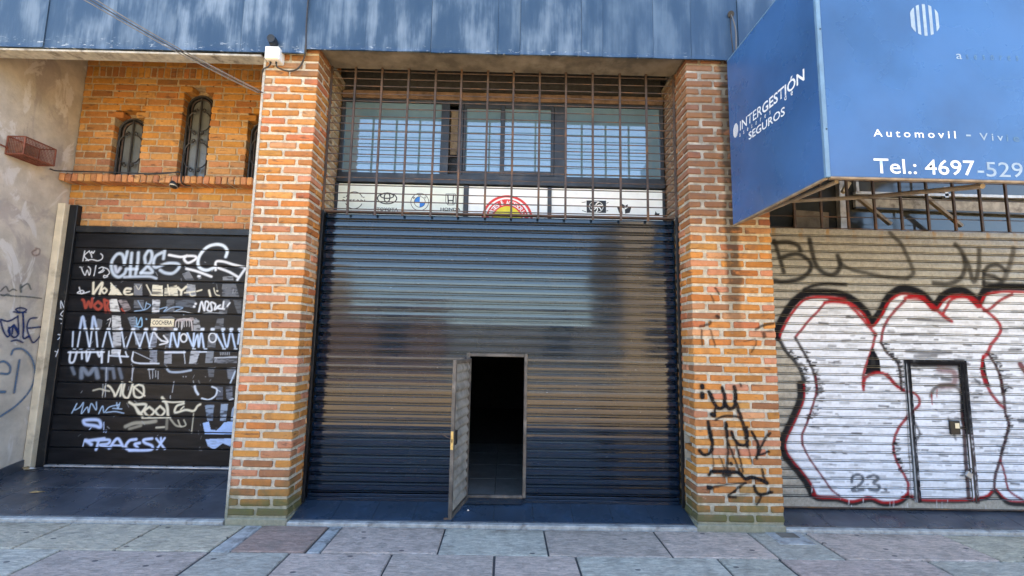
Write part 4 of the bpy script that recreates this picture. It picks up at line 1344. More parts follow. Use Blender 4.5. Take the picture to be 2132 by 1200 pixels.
# top rows
for p in ([(190, 170), (180, 225), (170, 280)], [(240, 170), (185, 225), (230, 275), (212, 262)], [(258, 205), (268, 242)], [(240, 178), (255, 197), (266, 178), (280, 197), (296, 172)], [(200, 275), (270, 265), (330, 278), (375, 260), (385, 225), (362, 200)],
          [(135, 345), (152, 352), (170, 400), (195, 435), (216, 380), (240, 435), (252, 370), (228, 340)], [(312, 330), (290, 440)], [(345, 360), (382, 345), (388, 375), (342, 408), (385, 398), (402, 380)], [(392, 350), (440, 370), (458, 410), (430, 440), (398, 438), (402, 462), (440, 450)]):
    dD(p, 9, WH, .9)
for p in ([(652, 180), (640, 230), (618, 310)], [(622, 305), (600, 215), (545, 205), (492, 270), (478, 340), (502, 420), (560, 455), (618, 422), (635, 392)], [(700, 195), (690, 310), (685, 440)], [(772, 190), (765, 300), (742, 425)], [(640, 368), (760, 368)],
          [(848, 300), (843, 230), (888, 165), (920, 205), (898, 300), (802, 410)], [(802, 410), (925, 405), (872, 325)], [(1058, 168), (1045, 255)], [(1030, 188), (960, 230), (935, 310), (965, 350), (1080, 308), (1195, 310), (1215, 350), (1150, 412), (1065, 410), (1010, 380)]):
    dD(p, 30, (.62, .70, .78), .8, .55)
dD([(620, 455), (760, 450), (900, 450), (968, 470)], 26, (.55, .62, .70), .8, .5)
dD([(520, 340), (540, 400), (575, 360)], 34, (.7, .75, .85), .7, .6)
for p in ([(1105, 215), (1230, 236), (1300, 226), (1390, 230), (1392, 262), (1312, 300), (1268, 258), (1300, 222)], [(1295, 365), (1400, 390), (1565, 450)], [(1425, 446), (1438, 446)]):
    dD(p, 25)
dD([(1722, 235), (1738, 175), (1700, 118), (1620, 100), (1520, 130), (1440, 220), (1420, 310), (1450, 362), (1520, 380), (1600, 350)], 31, (.72, .78, .82), .95)
for p in ([(1612, 378), (1618, 290), (1700, 288), (1800, 318), (1935, 352)], [(1640, 355), (1760, 400), (1850, 452)], [(1935, 360), (1848, 485)]):
    dD(p, 25)
for p in ([(130, 565), (145, 630), (110, 625), (160, 600), (182, 620), (150, 640), (242, 612)],):
    dD(p, 10)
for p, w_ in (([(285, 515), (280, 645)], 22), ([(285, 640), (340, 560), (382, 520), (350, 645)], 24), ([(405, 572), (376, 600), (402, 632), (430, 600), (405, 572)], 17), ([(690, 585), (640, 580), (618, 620), (650, 652), (705, 642)], 22), ([(620, 618), (680, 612)], 15),
              ([(1090, 540), (1110, 650)], 12), ([(1200, 570), (1240, 600), (1292, 560)], 24), ([(1240, 600), (1236, 645)], 24), ([(1408, 610), (1460, 595)], 15), ([(1275, 625), (1385, 612)], 15), ([(1330, 622), (1345, 660), (1390, 655)], 10),
              ([(1540, 600), (1555, 662)], 20), ([(1592, 575), (1612, 640), (1655, 658)], 10), ([(1628, 605), (1632, 607)], 18), ([(860, 540), (915, 650)], 12), ([(745, 545), (775, 590), (800, 545)], 8)):
    dD(p, w_, CR, .92)
for p, w_ in (([(165, 700), (182, 720), (200, 790), (230, 722), (258, 782), (272, 690)], 26), ([(335, 722), (292, 765), (335, 808), (378, 765), (335, 722)], 27), ([(402, 700), (418, 832)], 26), ([(405, 704), (450, 722), (435, 772), (462, 835)], 22), ([(590, 800), (620, 838)], 18)):
    dD(p, w_, RD, .95)
for p in ([(768, 712), (832, 812), (862, 728)], [(730, 826), (850, 808), (905, 762), (862, 740)], [(1000, 802), (1085, 782), (1050, 832), (1150, 782), (1255, 788), (1180, 822)]):
    dD(p, 9, (.35, .5, .68), .85)
dD([(1160, 830), (1260, 828), (1362, 852)], 7, WH, .7)
for p in ([(1394, 745), (1396, 746)], [(1378, 775), (1380, 776)]):
    dD(p, 24)
for p in ([(1430, 830), (1460, 722), (1490, 820), (1502, 722), (1540, 742), (1520, 810), (1570, 820), (1560, 732), (1610, 752), (1600, 810), (1662, 760), (1622, 790), (1705, 802)], [(1765, 735), (1738, 772)], [(1700, 722), (1690, 790)]):
    dD(p, 17)
dD([(1470, 850), (1560, 842), (1700, 852)], 6, (.6, .65, .7), .7)
# middle rows
for p in ([(175, 165), (196, 75), (216, 160)], [(268, 165), (280, 75), (302, 150)]):
    dE(p, 18, (.55, .66, .85), .85, .5)
for p in ([(390, 100), (415, 90), (400, 150)], [(975, 110), (970, 165)]):
    dE(p, 5)
for p in ([(615, 85), (622, 140), (652, 80), (655, 150), (602, 148)], [(690, 90), (695, 95)]):
    dE(p, 8, (.32, .55, .75), .9)
dE([(918, 150), (925, 108), (955, 95), (1000, 92), (1040, 104), (1052, 180)], 10, (.66, .58, .55), .8)
for x0 in (945, 965, 985, 1005, 1028, 1045):
    dE([(x0, 105), (x0 + random.uniform(-3, 3), random.uniform(140, 182))], 5, (.75, .68, .64), .85)
segs = [(120, 115), (175, 155), (225, 245), (265, 250), (300, 310), (380, 350), (400, 430), (500, 520), (580, 540), (597, 640), (680, 642), (690, 720), (745, 715)]
for a, b in segs:
    dE([(a, 192), (b, 308)], 12, (.58, .70, .86), .85, .45)
    dE([(a, 192), (b, 308)], 5, WH, .8, .3)
for p in ([(755, 195), (782, 235), (812, 262)], [(812, 262), (862, 272)], [(828, 222), (862, 272), (798, 292)]):
    dE(p, 11)
for p in ([(890, 200), (876, 310)], [(900, 192), (936, 310), (952, 195)], [(1012, 200), (1052, 300)], [(1065, 202), (1060, 310), (1092, 215), (1102, 310), (1122, 200), (1142, 312)], [(1240, 212), (1292, 312)], [(1288, 190), (1322, 312), (1352, 190), (1386, 312)], [(1420, 190), (1408, 285)]):
    dE(p, 13, (.62, .74, .92), .9, .4)
for cx_, cy_, r_ in ((985, 240, 25), (1210, 238, 29)):
    dE([(cx_ + r_ * math.cos(t), cy_ + r_ * 1.25 * math.sin(t)) for t in np.linspace(0, 6.28, 12)], 11)
for x0 in (215, 270, 310, 398, 492, 590, 690, 760, 920, 1130, 1210, 1292, 1356, 1422):
    dE([(x0 - 6, 172), (x0 + 6, 172)], 20, (.75, .8, .86), .95)
for x0 in (130, 180, 240, 275, 350, 440, 530, 640, 725, 1065, 1155, 1300, 1390):
    dE([(x0 - 9, 324), (x0 + 9, 326)], 10, (.62, .68, .75), .9)
for p, w_ in (([(85, 352), (362, 350)], 13), ([(100, 350), (94, 425), (126, 425), (150, 350)], 15), ([(190, 350), (190, 402)], 14), ([(225, 345), (231, 420), (256, 350)], 15), ([(310, 350), (328, 385), (345, 345), (345, 432)], 15),
              ([(402, 345), (395, 428)], 11), ([(400, 378), (552, 386)], 11), ([(475, 350), (496, 432)], 13), ([(530, 348), (545, 388)], 9), ([(590, 350), (596, 430), (790, 440)], 11), ([(600, 350), (740, 415)], 4), ([(840, 352), (992, 352)], 15), ([(1110, 350), (1160, 348)], 11), ([(985, 340), (995, 440)], 5), ([(1225, 395), (1400, 390)], 6)):
    dE(p, w_, (.74, .78, .84), .88)
for x0 in range(1270, 1350, 14):
    dE([(x0, 352), (x0 + 1, 372)], 5, (.6, .62, .65), .7)
for p in ([(185, 548), (192, 475), (240, 522), (290, 475), (312, 548)],):
    dE(p, 32, (.26, .30, .36), .75, .5)
for p in ([(345, 472), (410, 480)], [(382, 480), (382, 562)], [(430, 470), (442, 552)], [(480, 478), (500, 552)], [(110, 470), (130, 520)]):
    dE(p, 24, (.22, .25, .30), .7, .5)
for p, w_ in (([(380, 465), (372, 700)], 5), ([(585, 460), (580, 572)], 7), ([(596, 470), (575, 560)], 4), ([(712, 480), (722, 560)], 5), ([(742, 485), (742, 555)], 5), ([(765, 495), (765, 545)], 5), ([(784, 500), (784, 560)], 5), ([(705, 486), (752, 484)], 8), ([(980, 540), (982, 545)], 5), ([(1000, 540), (1004, 545)], 5),
              ([(908, 580), (895, 665)], 5), ([(355, 600), (350, 705)], 4), ([(880, 690), (880, 715)], 5), ([(1060, 575), (1062, 590)], 5)):
    dE(p, w_, (.62, .64, .68), .75)
dE([(855, 485), (882, 505), (960, 506), (1042, 492)], 15, (.48, .54, .62), .85)
dE([(1386, 500), (1350, 590)], 11, (.6, .7, .8), .85)
# lower rows
for p, w_, a in (([(278, 650), (330, 638), (365, 648), (405, 655)], 12, .6), ([(350, 690), (372, 612)], 5, .8), ([(392, 612), (412, 625), (440, 668), (452, 692), (500, 600), (490, 692)], 15, .95), ([(522, 600), (510, 680), (550, 706), (586, 602)], 16, .95),
              ([(632, 604), (596, 630), (600, 690), (640, 706), (672, 680), (668, 620), (632, 604)], 15, .95), ([(592, 618), (680, 692)], 12, .95), ([(500, 585), (512, 590)], 10, .9), ([(560, 583), (578, 590)], 10, .9)):
    dE(p, w_, CR, a)
for p, w_ in (([(1070, 618), (1078, 650), (1096, 680)], 17), ([(1125, 712), (1180, 722), (1232, 690), (1242, 640), (1205, 620)], 12), ([(1240, 640), (1270, 660)], 5), ([(1370, 715), (1340, 725)], 8)):
    dE(p, w_, (.72, .76, .82), .9)
for p in ([(110, 828), (150, 752), (130, 802), (172, 782), (202, 745), (185, 832), (230, 780), (242, 822), (262, 752), (300, 802), (302, 740)], [(320, 832), (350, 772), (362, 822), (402, 780), (482, 760)], [(378, 822), (450, 815), (516, 828)], [(430, 790), (500, 795)], [(460, 745), (470, 790), (485, 745)]):
    dE(p, 8, (.45, .60, .78), .85)
for p, w_, a in (([(560, 742), (602, 772), (640, 832), (690, 762), (602, 760)], 19, .95), ([(622, 802), (662, 852)], 19, .95), ([(715, 778), (678, 815), (715, 852), (752, 815), (715, 778)], 16, .95), ([(800, 772), (765, 812), (800, 850), (836, 812), (800, 772)], 16, .95), ([(862, 850), (852, 762), (816, 705)], 20, .95),
              ([(820, 735), (900, 742), (985, 738)], 12, .95), ([(985, 752), (930, 772), (918, 822), (1000, 802), (1062, 810), (1092, 772), (1114, 758)], 16, .95), ([(985, 775), (960, 800)], 10, .9), ([(660, 866), (880, 862)], 9, .9), ([(1062, 830), (1045, 980)], 8, .6),
              ([(530, 932), (600, 905), (700, 900), (765, 890)], 26, .45), ([(560, 950), (650, 925)], 20, .35), ([(770, 940), (832, 936)], 14, .7), ([(880, 872), (922, 922), (965, 932)], 13, .5), ([(940, 882), (962, 930), (1000, 920), (985, 880)], 10, .6), ([(855, 870), (850, 950)], 20, .25)):
    dE(p, w_, CR, a, .4)
for p, w_ in (([(205, 900), (212, 882), (318, 882), (335, 935), (290, 925), (222, 916), (205, 900)], 24), ([(362, 898), (360, 975)], 6), ([(245, 960), (262, 940)], 6), ([(378, 960), (376, 978)], 6)):
    dE(p, w_, (.55, .66, .92), .95, .5)
fE([(1132, 905), (1180, 892), (1195, 955), (1240, 962), (1270, 935), (1300, 898), (1400, 888), (1400, 992), (1150, 992)], (.42, .58, .90), .98, .1)
fE([(1155, 1030), (1400, 1022), (1400, 1075), (1345, 1085), (1290, 1062), (1222, 1112), (1172, 1082)], (.48, .62, .90), .95, .3)
for p, w_ in (([(222, 1045), (300, 1034), (362, 1026)], 22), ([(222, 1040), (262, 1072)], 26), ([(300, 1112), (320, 1042)], 20), ([(305, 1040), (400, 1036), (392, 1066), (330, 1076), (412, 1096)], 20), ([(402, 1100), (466, 1026), (512, 1092)], 21), ([(432, 1078), (492, 1080)], 14), ([(612, 1032), (560, 1042), (530, 1090), (570, 1115), (622, 1100), (602, 1070), (640, 1060)], 21),
              ([(736, 1026), (672, 1036), (682, 1060), (736, 1082), (722, 1114), (560, 1118)], 20), ([(770, 1026), (836, 1106)], 16), ([(836, 1022), (775, 1106)], 16), ([(806, 1020), (806, 1070)], 15), ([(195, 1090), (212, 1030)], 8)):
    dE(p, w_, (.60, .70, .95), .97, .4)
for k in range(90):
    px, py = random.uniform(150, 500), random.uniform(540, 940)
    cvD.stroke([(px, py), (px + random.uniform(-6, 6), py + random.uniform(0, 9))], random.uniform(.6, 1.6), (.5, .52, .55), random.uniform(.25, .6), .5)
# boards sampled with that paint
zj = [.186, .352, .517, .670, .834, .999, 1.161, 1.343, 1.532, 1.723, 1.896, 2.059, 2.229, 2.400, 2.560]
DX0, DX1 = -4.580, -2.03
for za, zb in zip(zj[:-1], zj[1:]):
    h = zb - za
    prof = [(.001, .020), (.0035, .006), (.008, .001)] + [(q, 0.) for q in np.linspace(.013, h - .012, max(4, int((h - .02) / .0062)))] + [(h - .0075, .001), (h - .0035, .007), (h - .001, .020)]
    xs = np.linspace(DX0, DX1, 400)
    Z = np.array([q for q, _ in prof]); Y = np.array([q for _, q in prof])
    XX, ZZ = np.meshgrid(xs, Z + za)
    YY = np.repeat(Y[:, None], len(xs), 1) + .0010 * np.sin(XX * 3 + za * 20)
    P = cvD.sample(XX, ZZ)
    P[[0, 1, -1, -2], :, 3] *= .25
    V = np.stack([XX + 3.4, YY, ZZ - .17], -1).reshape(-1, 3)
    n = len(xs)
    J, I = np.meshgrid(np.arange(len(Z) - 1), np.arange(n - 1), indexing='ij')
    q = np.stack([J * n + I, J * n + I + 1, (J + 1) * n + I + 1, (J + 1) * n + I], -1).reshape(-1, 4)
    me = bpy.data.meshes.new('board')
    me.from_pydata(V.tolist(), [], q.tolist())
    me.update()
    set_paint(me, P.reshape(-1, 4))
    link('board', me, 'doorboard', gd)
link('backing_sheet', MB().box(DX0 + 3.4, DX1 + 3.4, .021, .04, .012, 2.42), 'darkframe', gd)
jb = link('jamb', MB().bbox(-4.668 + 3.4, -4.583 + 3.4, -.03, .03, -.05, 2.685, .004), 'darkframe', gd)
link('head_frame', MB().bbox(-4.582 + 3.4, DX1 + 3.4, -.02, .04, 2.395, 2.462, .004), 'darkframe', gd)
link('floor_strip', MB().bbox(DX0 + 3.4, DX1 + 3.4, -.035, .012, -.001, .014, .002), 'alu', gd)
for k in range(9):
    xx = DX0 + 3.4 + .12 + k * .27
    link('bolt', MB().tube([(xx, -.012, .0145), (xx, -.012, .021)], .007, 6), 'darkframe', gd)
cvJ = Canvas(-4.665, -4.586, 1.0, 2.2, .0035, (1, YG - .06))
Jp = lambda p: crop(3.53, 0, 560, p)
for p in ([(448, 290), (448, 236), (474, 290), (478, 236)], [(468, 308), (446, 335), (466, 352)], [(440, 366), (470, 376)], [(450, 402), (480, 406)], [(460, 390), (455, 455)], [(428, 482), (452, 490), (426, 520)], [(405, 606), (446, 616)], [(432, 590), (410, 645)]):
    cvJ.stroke(Jp(p), 2.0, (.65, .68, .72), .85)
dj = decal('graffiti', cvJ, .005, -.0012, gd)
dj.location = (3.4, -(YG - .03), -.17)
plq = thing('name_plate', 'small cream enamel plate reading COCHERA on the black door', 'sign', (0, 0, 0))
q0 = at(np.array([313.5, 361.5, 337]), np.array([679, 682, 672]), 1, YG - .036)
px0, px1, pzc = q0[0][0], q0[1][0], q0[2][2]
plq.location = ((px0 + px1) / 2, YG - .036, pzc)
plq.rotation_euler = (0, R(-.8), 0)
hw = (px1 - px0) / 2
link('plate', MB().bbox(-hw, hw, -.004, .005, -.042, .040, .002), 'plate', plq)
link('lettering', fit_text('COCHERA', (-hw * .84, -.0046, -.021), hw * 1.68, .044, (0, -1, 0), (0, 0, 1), .012), 'ink', plq)
for s in (-1, 1):
    link('screw', MB().tube([(s * hw * .94, -.004, 0), (s * hw * .94, -.0065, 0)], .004, 6), 'steel', plq)

# rendered side wall
XW = -4.75
pw = thing('render_wall', 'stained grey rendered side wall left of the black garage door', 'wall', (XW, .4, 0))
nY, nZ = 40, 60
ys, zs = np.linspace(-.02, 1.22, nY), np.linspace(-.05, 4.775, nZ)
V = []
for z in zs:
    for y in ys:
        V.append((.006 * math.sin(y * 5 + z * 2.1) * math.sin(z * 3.3) - .004, y - .4, z))
mb = MB().add(V, [(j * nY + i, j * nY + i + 1, (j + 1) * nY + i + 1, (j + 1) * nY + i) for j in range(nZ - 1) for i in range(nY - 1)])
mb.box(-.35, -.03, -.42, .82, -.05, 4.775)
mb.add([(.004, -.42, -.05), (-.35, -.4201, -.05), (-.35, -.4201, 4.775), (.004, -.42, 4.775)], [(0, 1, 2, 3)])
link('render_face', mb.mesh('render_face', True), 'plaster', pw)
link('skirting', MB().add([(.003, -.40, -.02), (.022, -.40, -.02), (.022, .56, .165), (.003, .56, .165), (.003, -.40, .10), (.022, -.40, .10), (.022, .56, .255), (.003, .56, .255)],
                         [(0, 3, 2, 1), (4, 5, 6, 7), (0, 1, 5, 4), (1, 2, 6, 5), (2, 3, 7, 6), (3, 0, 4, 7)]), 'tile', pw)
cvW = Canvas(-.02, .98, .2, 2.6, .005, (0, XW))
BL, LB, GN = (.010, .032, .13), (.075, .16, .28), (.08, .11, .11)
for p, w_, c, a in (([(0, 385), (28, 470), (55, 500), (70, 470), (62, 430)], 9, BL, .95), ([(0, 372), (60, 385), (128, 350)], 9, BL, .95), ([(100, 410), (58, 455), (100, 505), (135, 470), (100, 410)], 9, BL, .95), ([(86, 478), (96, 420), (130, 478)], 9, BL, .95), ([(165, 325), (170, 420), (168, 508), (208, 498)], 11, BL, .95),
                    ([(128, 345), (136, 478)], 8, BL, .9), ([(96, 316), (150, 322), (192, 302), (152, 287), (112, 298), (140, 318), (188, 320)], 8, BL, .95), ([(268, 360), (216, 370), (195, 430), (216, 500), (250, 540), (322, 436), (202, 436)], 9, BL, .9), ([(80, 532), (120, 524), (166, 541)], 9, BL, .9),
                    ([(80, 630), (98, 594), (160, 590), (220, 640), (250, 720), (252, 800), (212, 900), (122, 1000), (0, 1085)], 13, LB, .7), ([(140, 672), (100, 910)], 14, LB, .7), ([(0, 770), (60, 770), (70, 720), (30, 682), (-20, 690)], 14, LB, .7), ([(0, 905), (32, 905)], 18, LB, .75),
                    ([(0, 165), (40, 130), (62, 165), (92, 150), (118, 160)], 8, GN, .7), ([(150, 170), (150, 120)], 12, GN, .6), ([(150, 140), (200, 110), (224, 150)], 9, GN, .65), ([(0, 190), (100, 200), (200, 206), (302, 218)], 8, GN, .7), ([(0, 190), (25, 200), (50, 185), (80, 200)], 6, GN, .6)):
    cvW.stroke(Jp(p), w_ * 1.2 / 3.53, c, min(1, a + .05), .3)
cvW.stroke([(75, 520), (66, 525), (70, 532), (80, 530), (82, 520), (74, 517)], 3, (.33, .17, .15), .5, .6)
dw = decal('graffiti', cvW, .007, .0045, pw)
dw.location = (-XW, -.4, 0)
ps = thing('gate_post', 'cream painted post beside the black jamb of the garage door', 'post', (-4.705, .945, 0))
link('post_body', MB().bbox(-.044, .035, -.055, .24, .13, 2.86, .006), 'post', ps)

# rusty cage on the side wall
cg = thing('mesh_cage', 'rusty red wire mesh lamp cage fixed to the stained side wall', 'cage', (XW, .46, 3.25))
ca = MB()
y0, y1, z0, z1, x1 = -.13, .17, -.085, .085, .17
ed = [(y0, z0), (y0, z1), (y1, z0), (y1, z1)]
for y, z in ed:
    ca.tube([(.004, y, z), (x1, y, z)], .007, 5)
for x in (.006, x1):
    for z in (z0, z1):
        ca.tube([(x, y0, z), (x, y1, z)], .007, 5)
    for y in (y0, y1):
        ca.tube([(x, y, z0), (x, y, z1)], .007, 5)
link('cage_frame', ca, 'rust', cg)
for nm, fn in (('mesh_side', lambda u, v: (x1, u, v)), ('mesh_bottom', None), ('mesh_end', None)):
    g = MB()
    if nm == 'mesh_side':
        for k in range(1, 22):
            u = y0 + (y1 - y0) * k / 22
            g.tube([(x1, u, z0), (x1, u, z1)], .0022, 4)
        for k in range(1, 12):
            v = z0 + (z1 - z0) * k / 12
            g.tube([(x1, y0, v), (x1, y1, v)], .0022, 4)
    elif nm == 'mesh_bottom':
        for k in range(1, 22):
            u = y0 + (y1 - y0) * k / 22
            g.tube([(0, u, z0), (x1, u, z0)], .0022, 4)
        for k in range(1, 11):
            g.tube([(x1 * k / 11, y0, z0), (x1 * k / 11, y1, z0)], .0022, 4)
    else:
        for k in range(1, 12):
            v = z0 + (z1 - z0) * k / 12
            g.tube([(0, y0, v), (x1, y0, v)], .0022, 4)
        for k in range(1, 11):
            g.tube([(x1 * k / 11, y0, z0), (x1 * k / 11, y0, z1)], .0022, 4)
    o = link(nm, g, 'rust', cg)
    o['kind'] = 'stuff'
link('lamp', MB().bbox(.004, .09, -.06, .09, -.03, .05, .01), 'under', cg)
link('lamp_arm', MB().tube([(.02, y0, -.03), (.02, -.32, -.02)], .008), 'rust', cg)

# wires on the ledge, sensor under it
def pxpath(pts, y):
    return [tuple(at(a, b, 1, y)) for a, b in pts]
led = [tuple(at(104, 352, 0, XW + .03)), tuple(at(118, 356, 0, XW + .05))] + pxpath([(150, 357), (200, 358), (260, 360), (310, 362), (345, 360), (372, 359)], .845) + pxpath([(377, 361), (377, 372), (378, 380)], .838) + pxpath([(386, 386), (396, 387)], .90)
tag(link('ledge_wire', MB().tube(smooth_line(led, 4), .0075, 6), 'cable'), 'dark wire from the rusty cage along the brick ledge', 'wire')
led2 = pxpath([(300, 364), (345, 362), (372, 357)], .840)
tag(link('ledge_wire', MB().tube(smooth_line(led2, 4), .005, 6), 'cable'), 'short slack wire just above the long ledge wire', 'wire')
sp_ = at(366, 386, 1, .90)
sn = thing('motion_sensor', 'small black dome sensor hanging under the brick ledge', 'sensor', tuple(sp_))
link('bracket', MB().bbox(-.035, .02, -.02, .05, .01, .045, .004), 'black', sn)
dome = MB().tube([(0, -.01, .02), (0, -.02, 0), (0, -.03, -.02), (0, -.037, -.033), (0, -.040, -.040)], [.042, .046, .042, .03, .008], 12)
link('dome', dome.mesh('dome', True), 'black', sn)
link('lens_ring', MB().tube([(0, -.031, -.022), (0, -.034, -.029)], [.043, .036], 12), 'steel', sn)

# overhead wires
for dx, dy, r_, mat, lab in ((0, 0, .008, 'cable_grey', 'upper pale overhead wire slanting down to the narrow pillar'), (-4, 5, .008, 'cable', 'middle overhead wire slanting down to the narrow pillar'), (-9, 9, .0075, 'cable_grey', 'lower overhead wire slanting down to the narrow pillar')):
    pts = []
    for s in np.linspace(-1.2, 1, 12):
        px, py = 200 + (540 - 200) * s, 0 + 189 * s + 9 * math.sin(max(s, 0) * math.pi) * .6
        k = 1 - max(0, s) * .55
        pts.append(tuple(at(px + dx * k, py + dy * k, 1, -.16 - .8 * (1 - s) * .45 if s < 1 else -.12)))
    pts.append(tuple(at(547, 193, 1, -.012)))
    tag(link('overhead_wire', MB().tube(pts, r_ * .55, 6), mat), lab, 'wire', 'bundle of overhead wires')

# white box and dark cap on the narrow pillar
bx = thing('junction_box', 'bright white plastic box at the top of the narrow brick pillar', 'box', (-2.092, -.055, 3.965))
link('box_body', MB().bbox(-.062, .062, -.055, .052, -.058, .058, .008), 'whitebox', bx)
link('box_lid', MB().bbox(-.058, .058, -.062, -.0555, -.054, .054, .003), 'whitebox', bx)
link('gland', MB().tube([(.02, -.01, -.058), (.02, -.01, -.078)], .009), 'black', bx)
link('gland', MB().tube([(-.03, -.01, -.058), (-.03, -.01, -.078)], .009), 'black', bx)
ey = thing('pipe_elbow', 'dark grey pipe cap above the white box', 'pipe', (-2.10, -.085, 4.075))
link('pipe', MB().tube([(0, .02, -.02), (0, 0, .0), (0, -.02, .012), (0, -.05, .01)], [.034, .038, .038, .036], 12).mesh('pipe', True), 'winframe', ey)
link('mouth', MB().tube([(0, -.0505, .0099), (0, -.0515, .0098)], .030, 12), 'black', ey)
def wire(pts, r, mat, lab):
    return tag(link('wire', MB().tube(smooth_line(pts, 4), r, 6), mat), lab, 'wire')
wire([(-2.072, -.065, 3.888), (-2.06, -.05, 3.862), (-1.98, -.03, 3.845), (-1.90, -.022, 3.875), (-1.85, -.03, 3.96), (-1.822, -.068, 4.06), (-1.828, -.075, 4.25), (-1.83, -.075, 4.75)], .007, 'cable', 'dark wire looping from the white box up to the sheet seam')
wire([(-2.122, -.065, 3.888), (-2.15, -.05, 3.868), (-2.205, -.022, 3.86), (-2.228, .02, 3.82), (-2.232, .05, 3.66)], .007, 'cable', 'short dark wire curling left from the white box')
wire([(1.99, -.064, 4.475), (2.0, -.085, 4.40), (2.015, -.09, 4.28), (2.012, -.085, 4.10), (2.005, -.10, 3.95)], .006, 'cable_grey', 'pale wire hanging from the hole in the blue sheet')
wire([(1.985, -.066, 4.465), (1.975, -.08, 4.30), (1.99, -.085, 4.05), (1.995, -.09, 3.95)], .005, 'cable', 'black wire hanging beside the pale wire at the sheet hole')
tag(link('wire_hole', MB().tube([(1.986, -.066, 4.48), (1.986, -.0705, 4.478)], .030, 12), 'black'), 'round black hole in the blue sheet band', 'hole')

# ================================================================== RIGHT SHOP
rs_ = thing('roller_shutter', 'grey metal roller shutter painted with big white and red letters', 'shutter', (2.3, YS, .1))
SX0, SX1 = 2.303, 5.4
cvS = Canvas(SX0, 4.98, .10, 2.62, .004, (1, YS - .004))
Ap = lambda p: crop(2.9126, 1400, 440, p)
Bp = lambda p: crop(2.8566, 1400, 780, p)
Cp = lambda p: crop(3.75, 1600, 360, p)
W1 = (.74, .77, .82)
BK, RE = (.007, .007, .009), (.34, .010, .014)
# grey tags near the top
for p, w_, a in (([(45, 530), (80, 640), (120, 775)], 34, .85), ([(45, 548), (150, 540), (228, 568), (252, 605)], 36, .85), ([(110, 660), (170, 640), (250, 640), (318, 690), (332, 740), (292, 800), (212, 838), (110, 852), (50, 842)], 36, .88),
                 ([(320, 520), (342, 620), (372, 720), (430, 780), (500, 796), (548, 760), (562, 700), (540, 650)], 38, .85), ([(550, 700), (640, 752), (760, 782), (900, 812), (1080, 828)], 30, .72), ([(950, 470), (1030, 550), (1072, 630), (1112, 720), (1132, 780), (1092, 822)], 34, .7),
                 ([(278, 912), (350, 882), (450, 868), (605, 874)], 28, .92), ([(1460, 560), (1512, 620), (1532, 700), (1532, 760), (1490, 832), (1400, 868), (1290, 860)], 36, .75), ([(1532, 660), (1562, 720), (1602, 850), (1642, 750), (1645, 600)], 36, .72),
                 ([(1850, 762), (1790, 720), (1720, 732), (1690, 790), (1762, 812), (1822, 852), (1770, 872), (1682, 862)], 34, .8), ([(1680, 770), (1682, 880)], 28, .8), ([(1915, 590), (1890, 700), (1840, 835)], 40, .6)):
    cvS.stroke(Cp(p), w_ / 3.75, (.02, .02, .02), min(1, a + .08), .5)
# black backing of the letters
out1 = Ap([(640, 760), (650, 720), (690, 640), (740, 570), (800, 520), (870, 503), (980, 508), (1060, 530), (1120, 570), (1170, 620), (1212, 680), (1270, 610), (1300, 550), (1340, 508), (1390, 483), (1450, 488), (1520, 518), (1570, 570), (1600, 580), (1640, 530), (1690, 498), (1760, 492), (1820, 530), (1860, 565), (1890, 500), (1940, 478), (2050, 470), (2240, 480)])
bot1 = Bp([(2190, 765), (1990, 755), (1930, 700), (1900, 690), (1860, 725), (1750, 742), (1480, 740), (1400, 705), (1340, 748), (1250, 757), (1180, 732), (1130, 737), (1060, 752), (980, 732), (870, 727), (838, 712), (810, 652), (760, 582), (700, 512), (664, 450), (664, 390), (700, 310), (742, 220), (770, 140), (782, 60), (768, 0)])
left1 = Ap([(795, 1100), (790, 1000), (750, 920), (690, 850)])
cvS.stroke(out1, 17, BK, .97, .25)
cvS.stroke(Ap([(1640, 760), (1400, 760)])[:1], 1, BK, 0)
cvS.fill(out1 + bot1 + left1, W1, .97, .22, seed=5)
rs2 = np.random.RandomState(3)
for k in range(520):
    px, py = rs2.uniform(1680, 2140), rs2.uniform(640, 1030)
    L = rs2.uniform(4, 42)
    cvS.stroke([(px, py), (px + L, py + L * .02 + rs2.uniform(-1, 1))], rs2.uniform(1.2, 5), tuple(np.array((.30, .31, .32)) * rs2.uniform(.5, 1.3)), rs2.uniform(.2, .62), .7)
cvS.stroke([(x - (3 if i < 5 else 0), y - 4) for i, (x, y) in enumerate(out1)], 17, BK, .98, .2)
cvS.stroke([(x + (3 if i < 4 else 0), y + 6.5) for i, (x, y) in enumerate(out1)], 5.5, RE, .95, .25)
lo = Bp([(768, 60), (770, 140), (742, 220), (700, 310), (664, 390), (664, 450), (700, 512), (760, 582), (810, 652), (838, 712)])
cvS.stroke(Ap([(645, 770), (690, 850), (750, 920), (790, 1000), (797, 1100)]) , 8, BK, .9, .3)
cvS.stroke([(x - 2, y) for x, y in lo], 17, BK, .97, .2)
cvS.stroke([(x + 5, y) for x, y in lo], 4, RE, .8, .4)
bt = Bp([(838, 716), (870, 730), (980, 735), (1060, 755), (1130, 740), (1180, 735), (1250, 760), (1340, 752), (1400, 710)])
cvS.stroke([(x, y + 4) for x, y in bt], 9, BK, .95, .25)
cvS.stroke([(x, y - 1) for x, y in bt], 6, RE, .92, .3)
b2_ = Bp([(1420, 725), (1480, 742), (1600, 745), (1750, 742), (1860, 725), (1905, 690)])
cvS.stroke([(x, y + 4) for x, y in b2_], 7, BK, .85, .3)
cvS.stroke(b2_, 6, RE, .9, .3)
b3_ = Bp([(1925, 690), (1990, 752), (2090, 762), (2200, 760)])
cvS.stroke([(x, y + 3) for x, y in b3_], 10, BK, .95, .3)
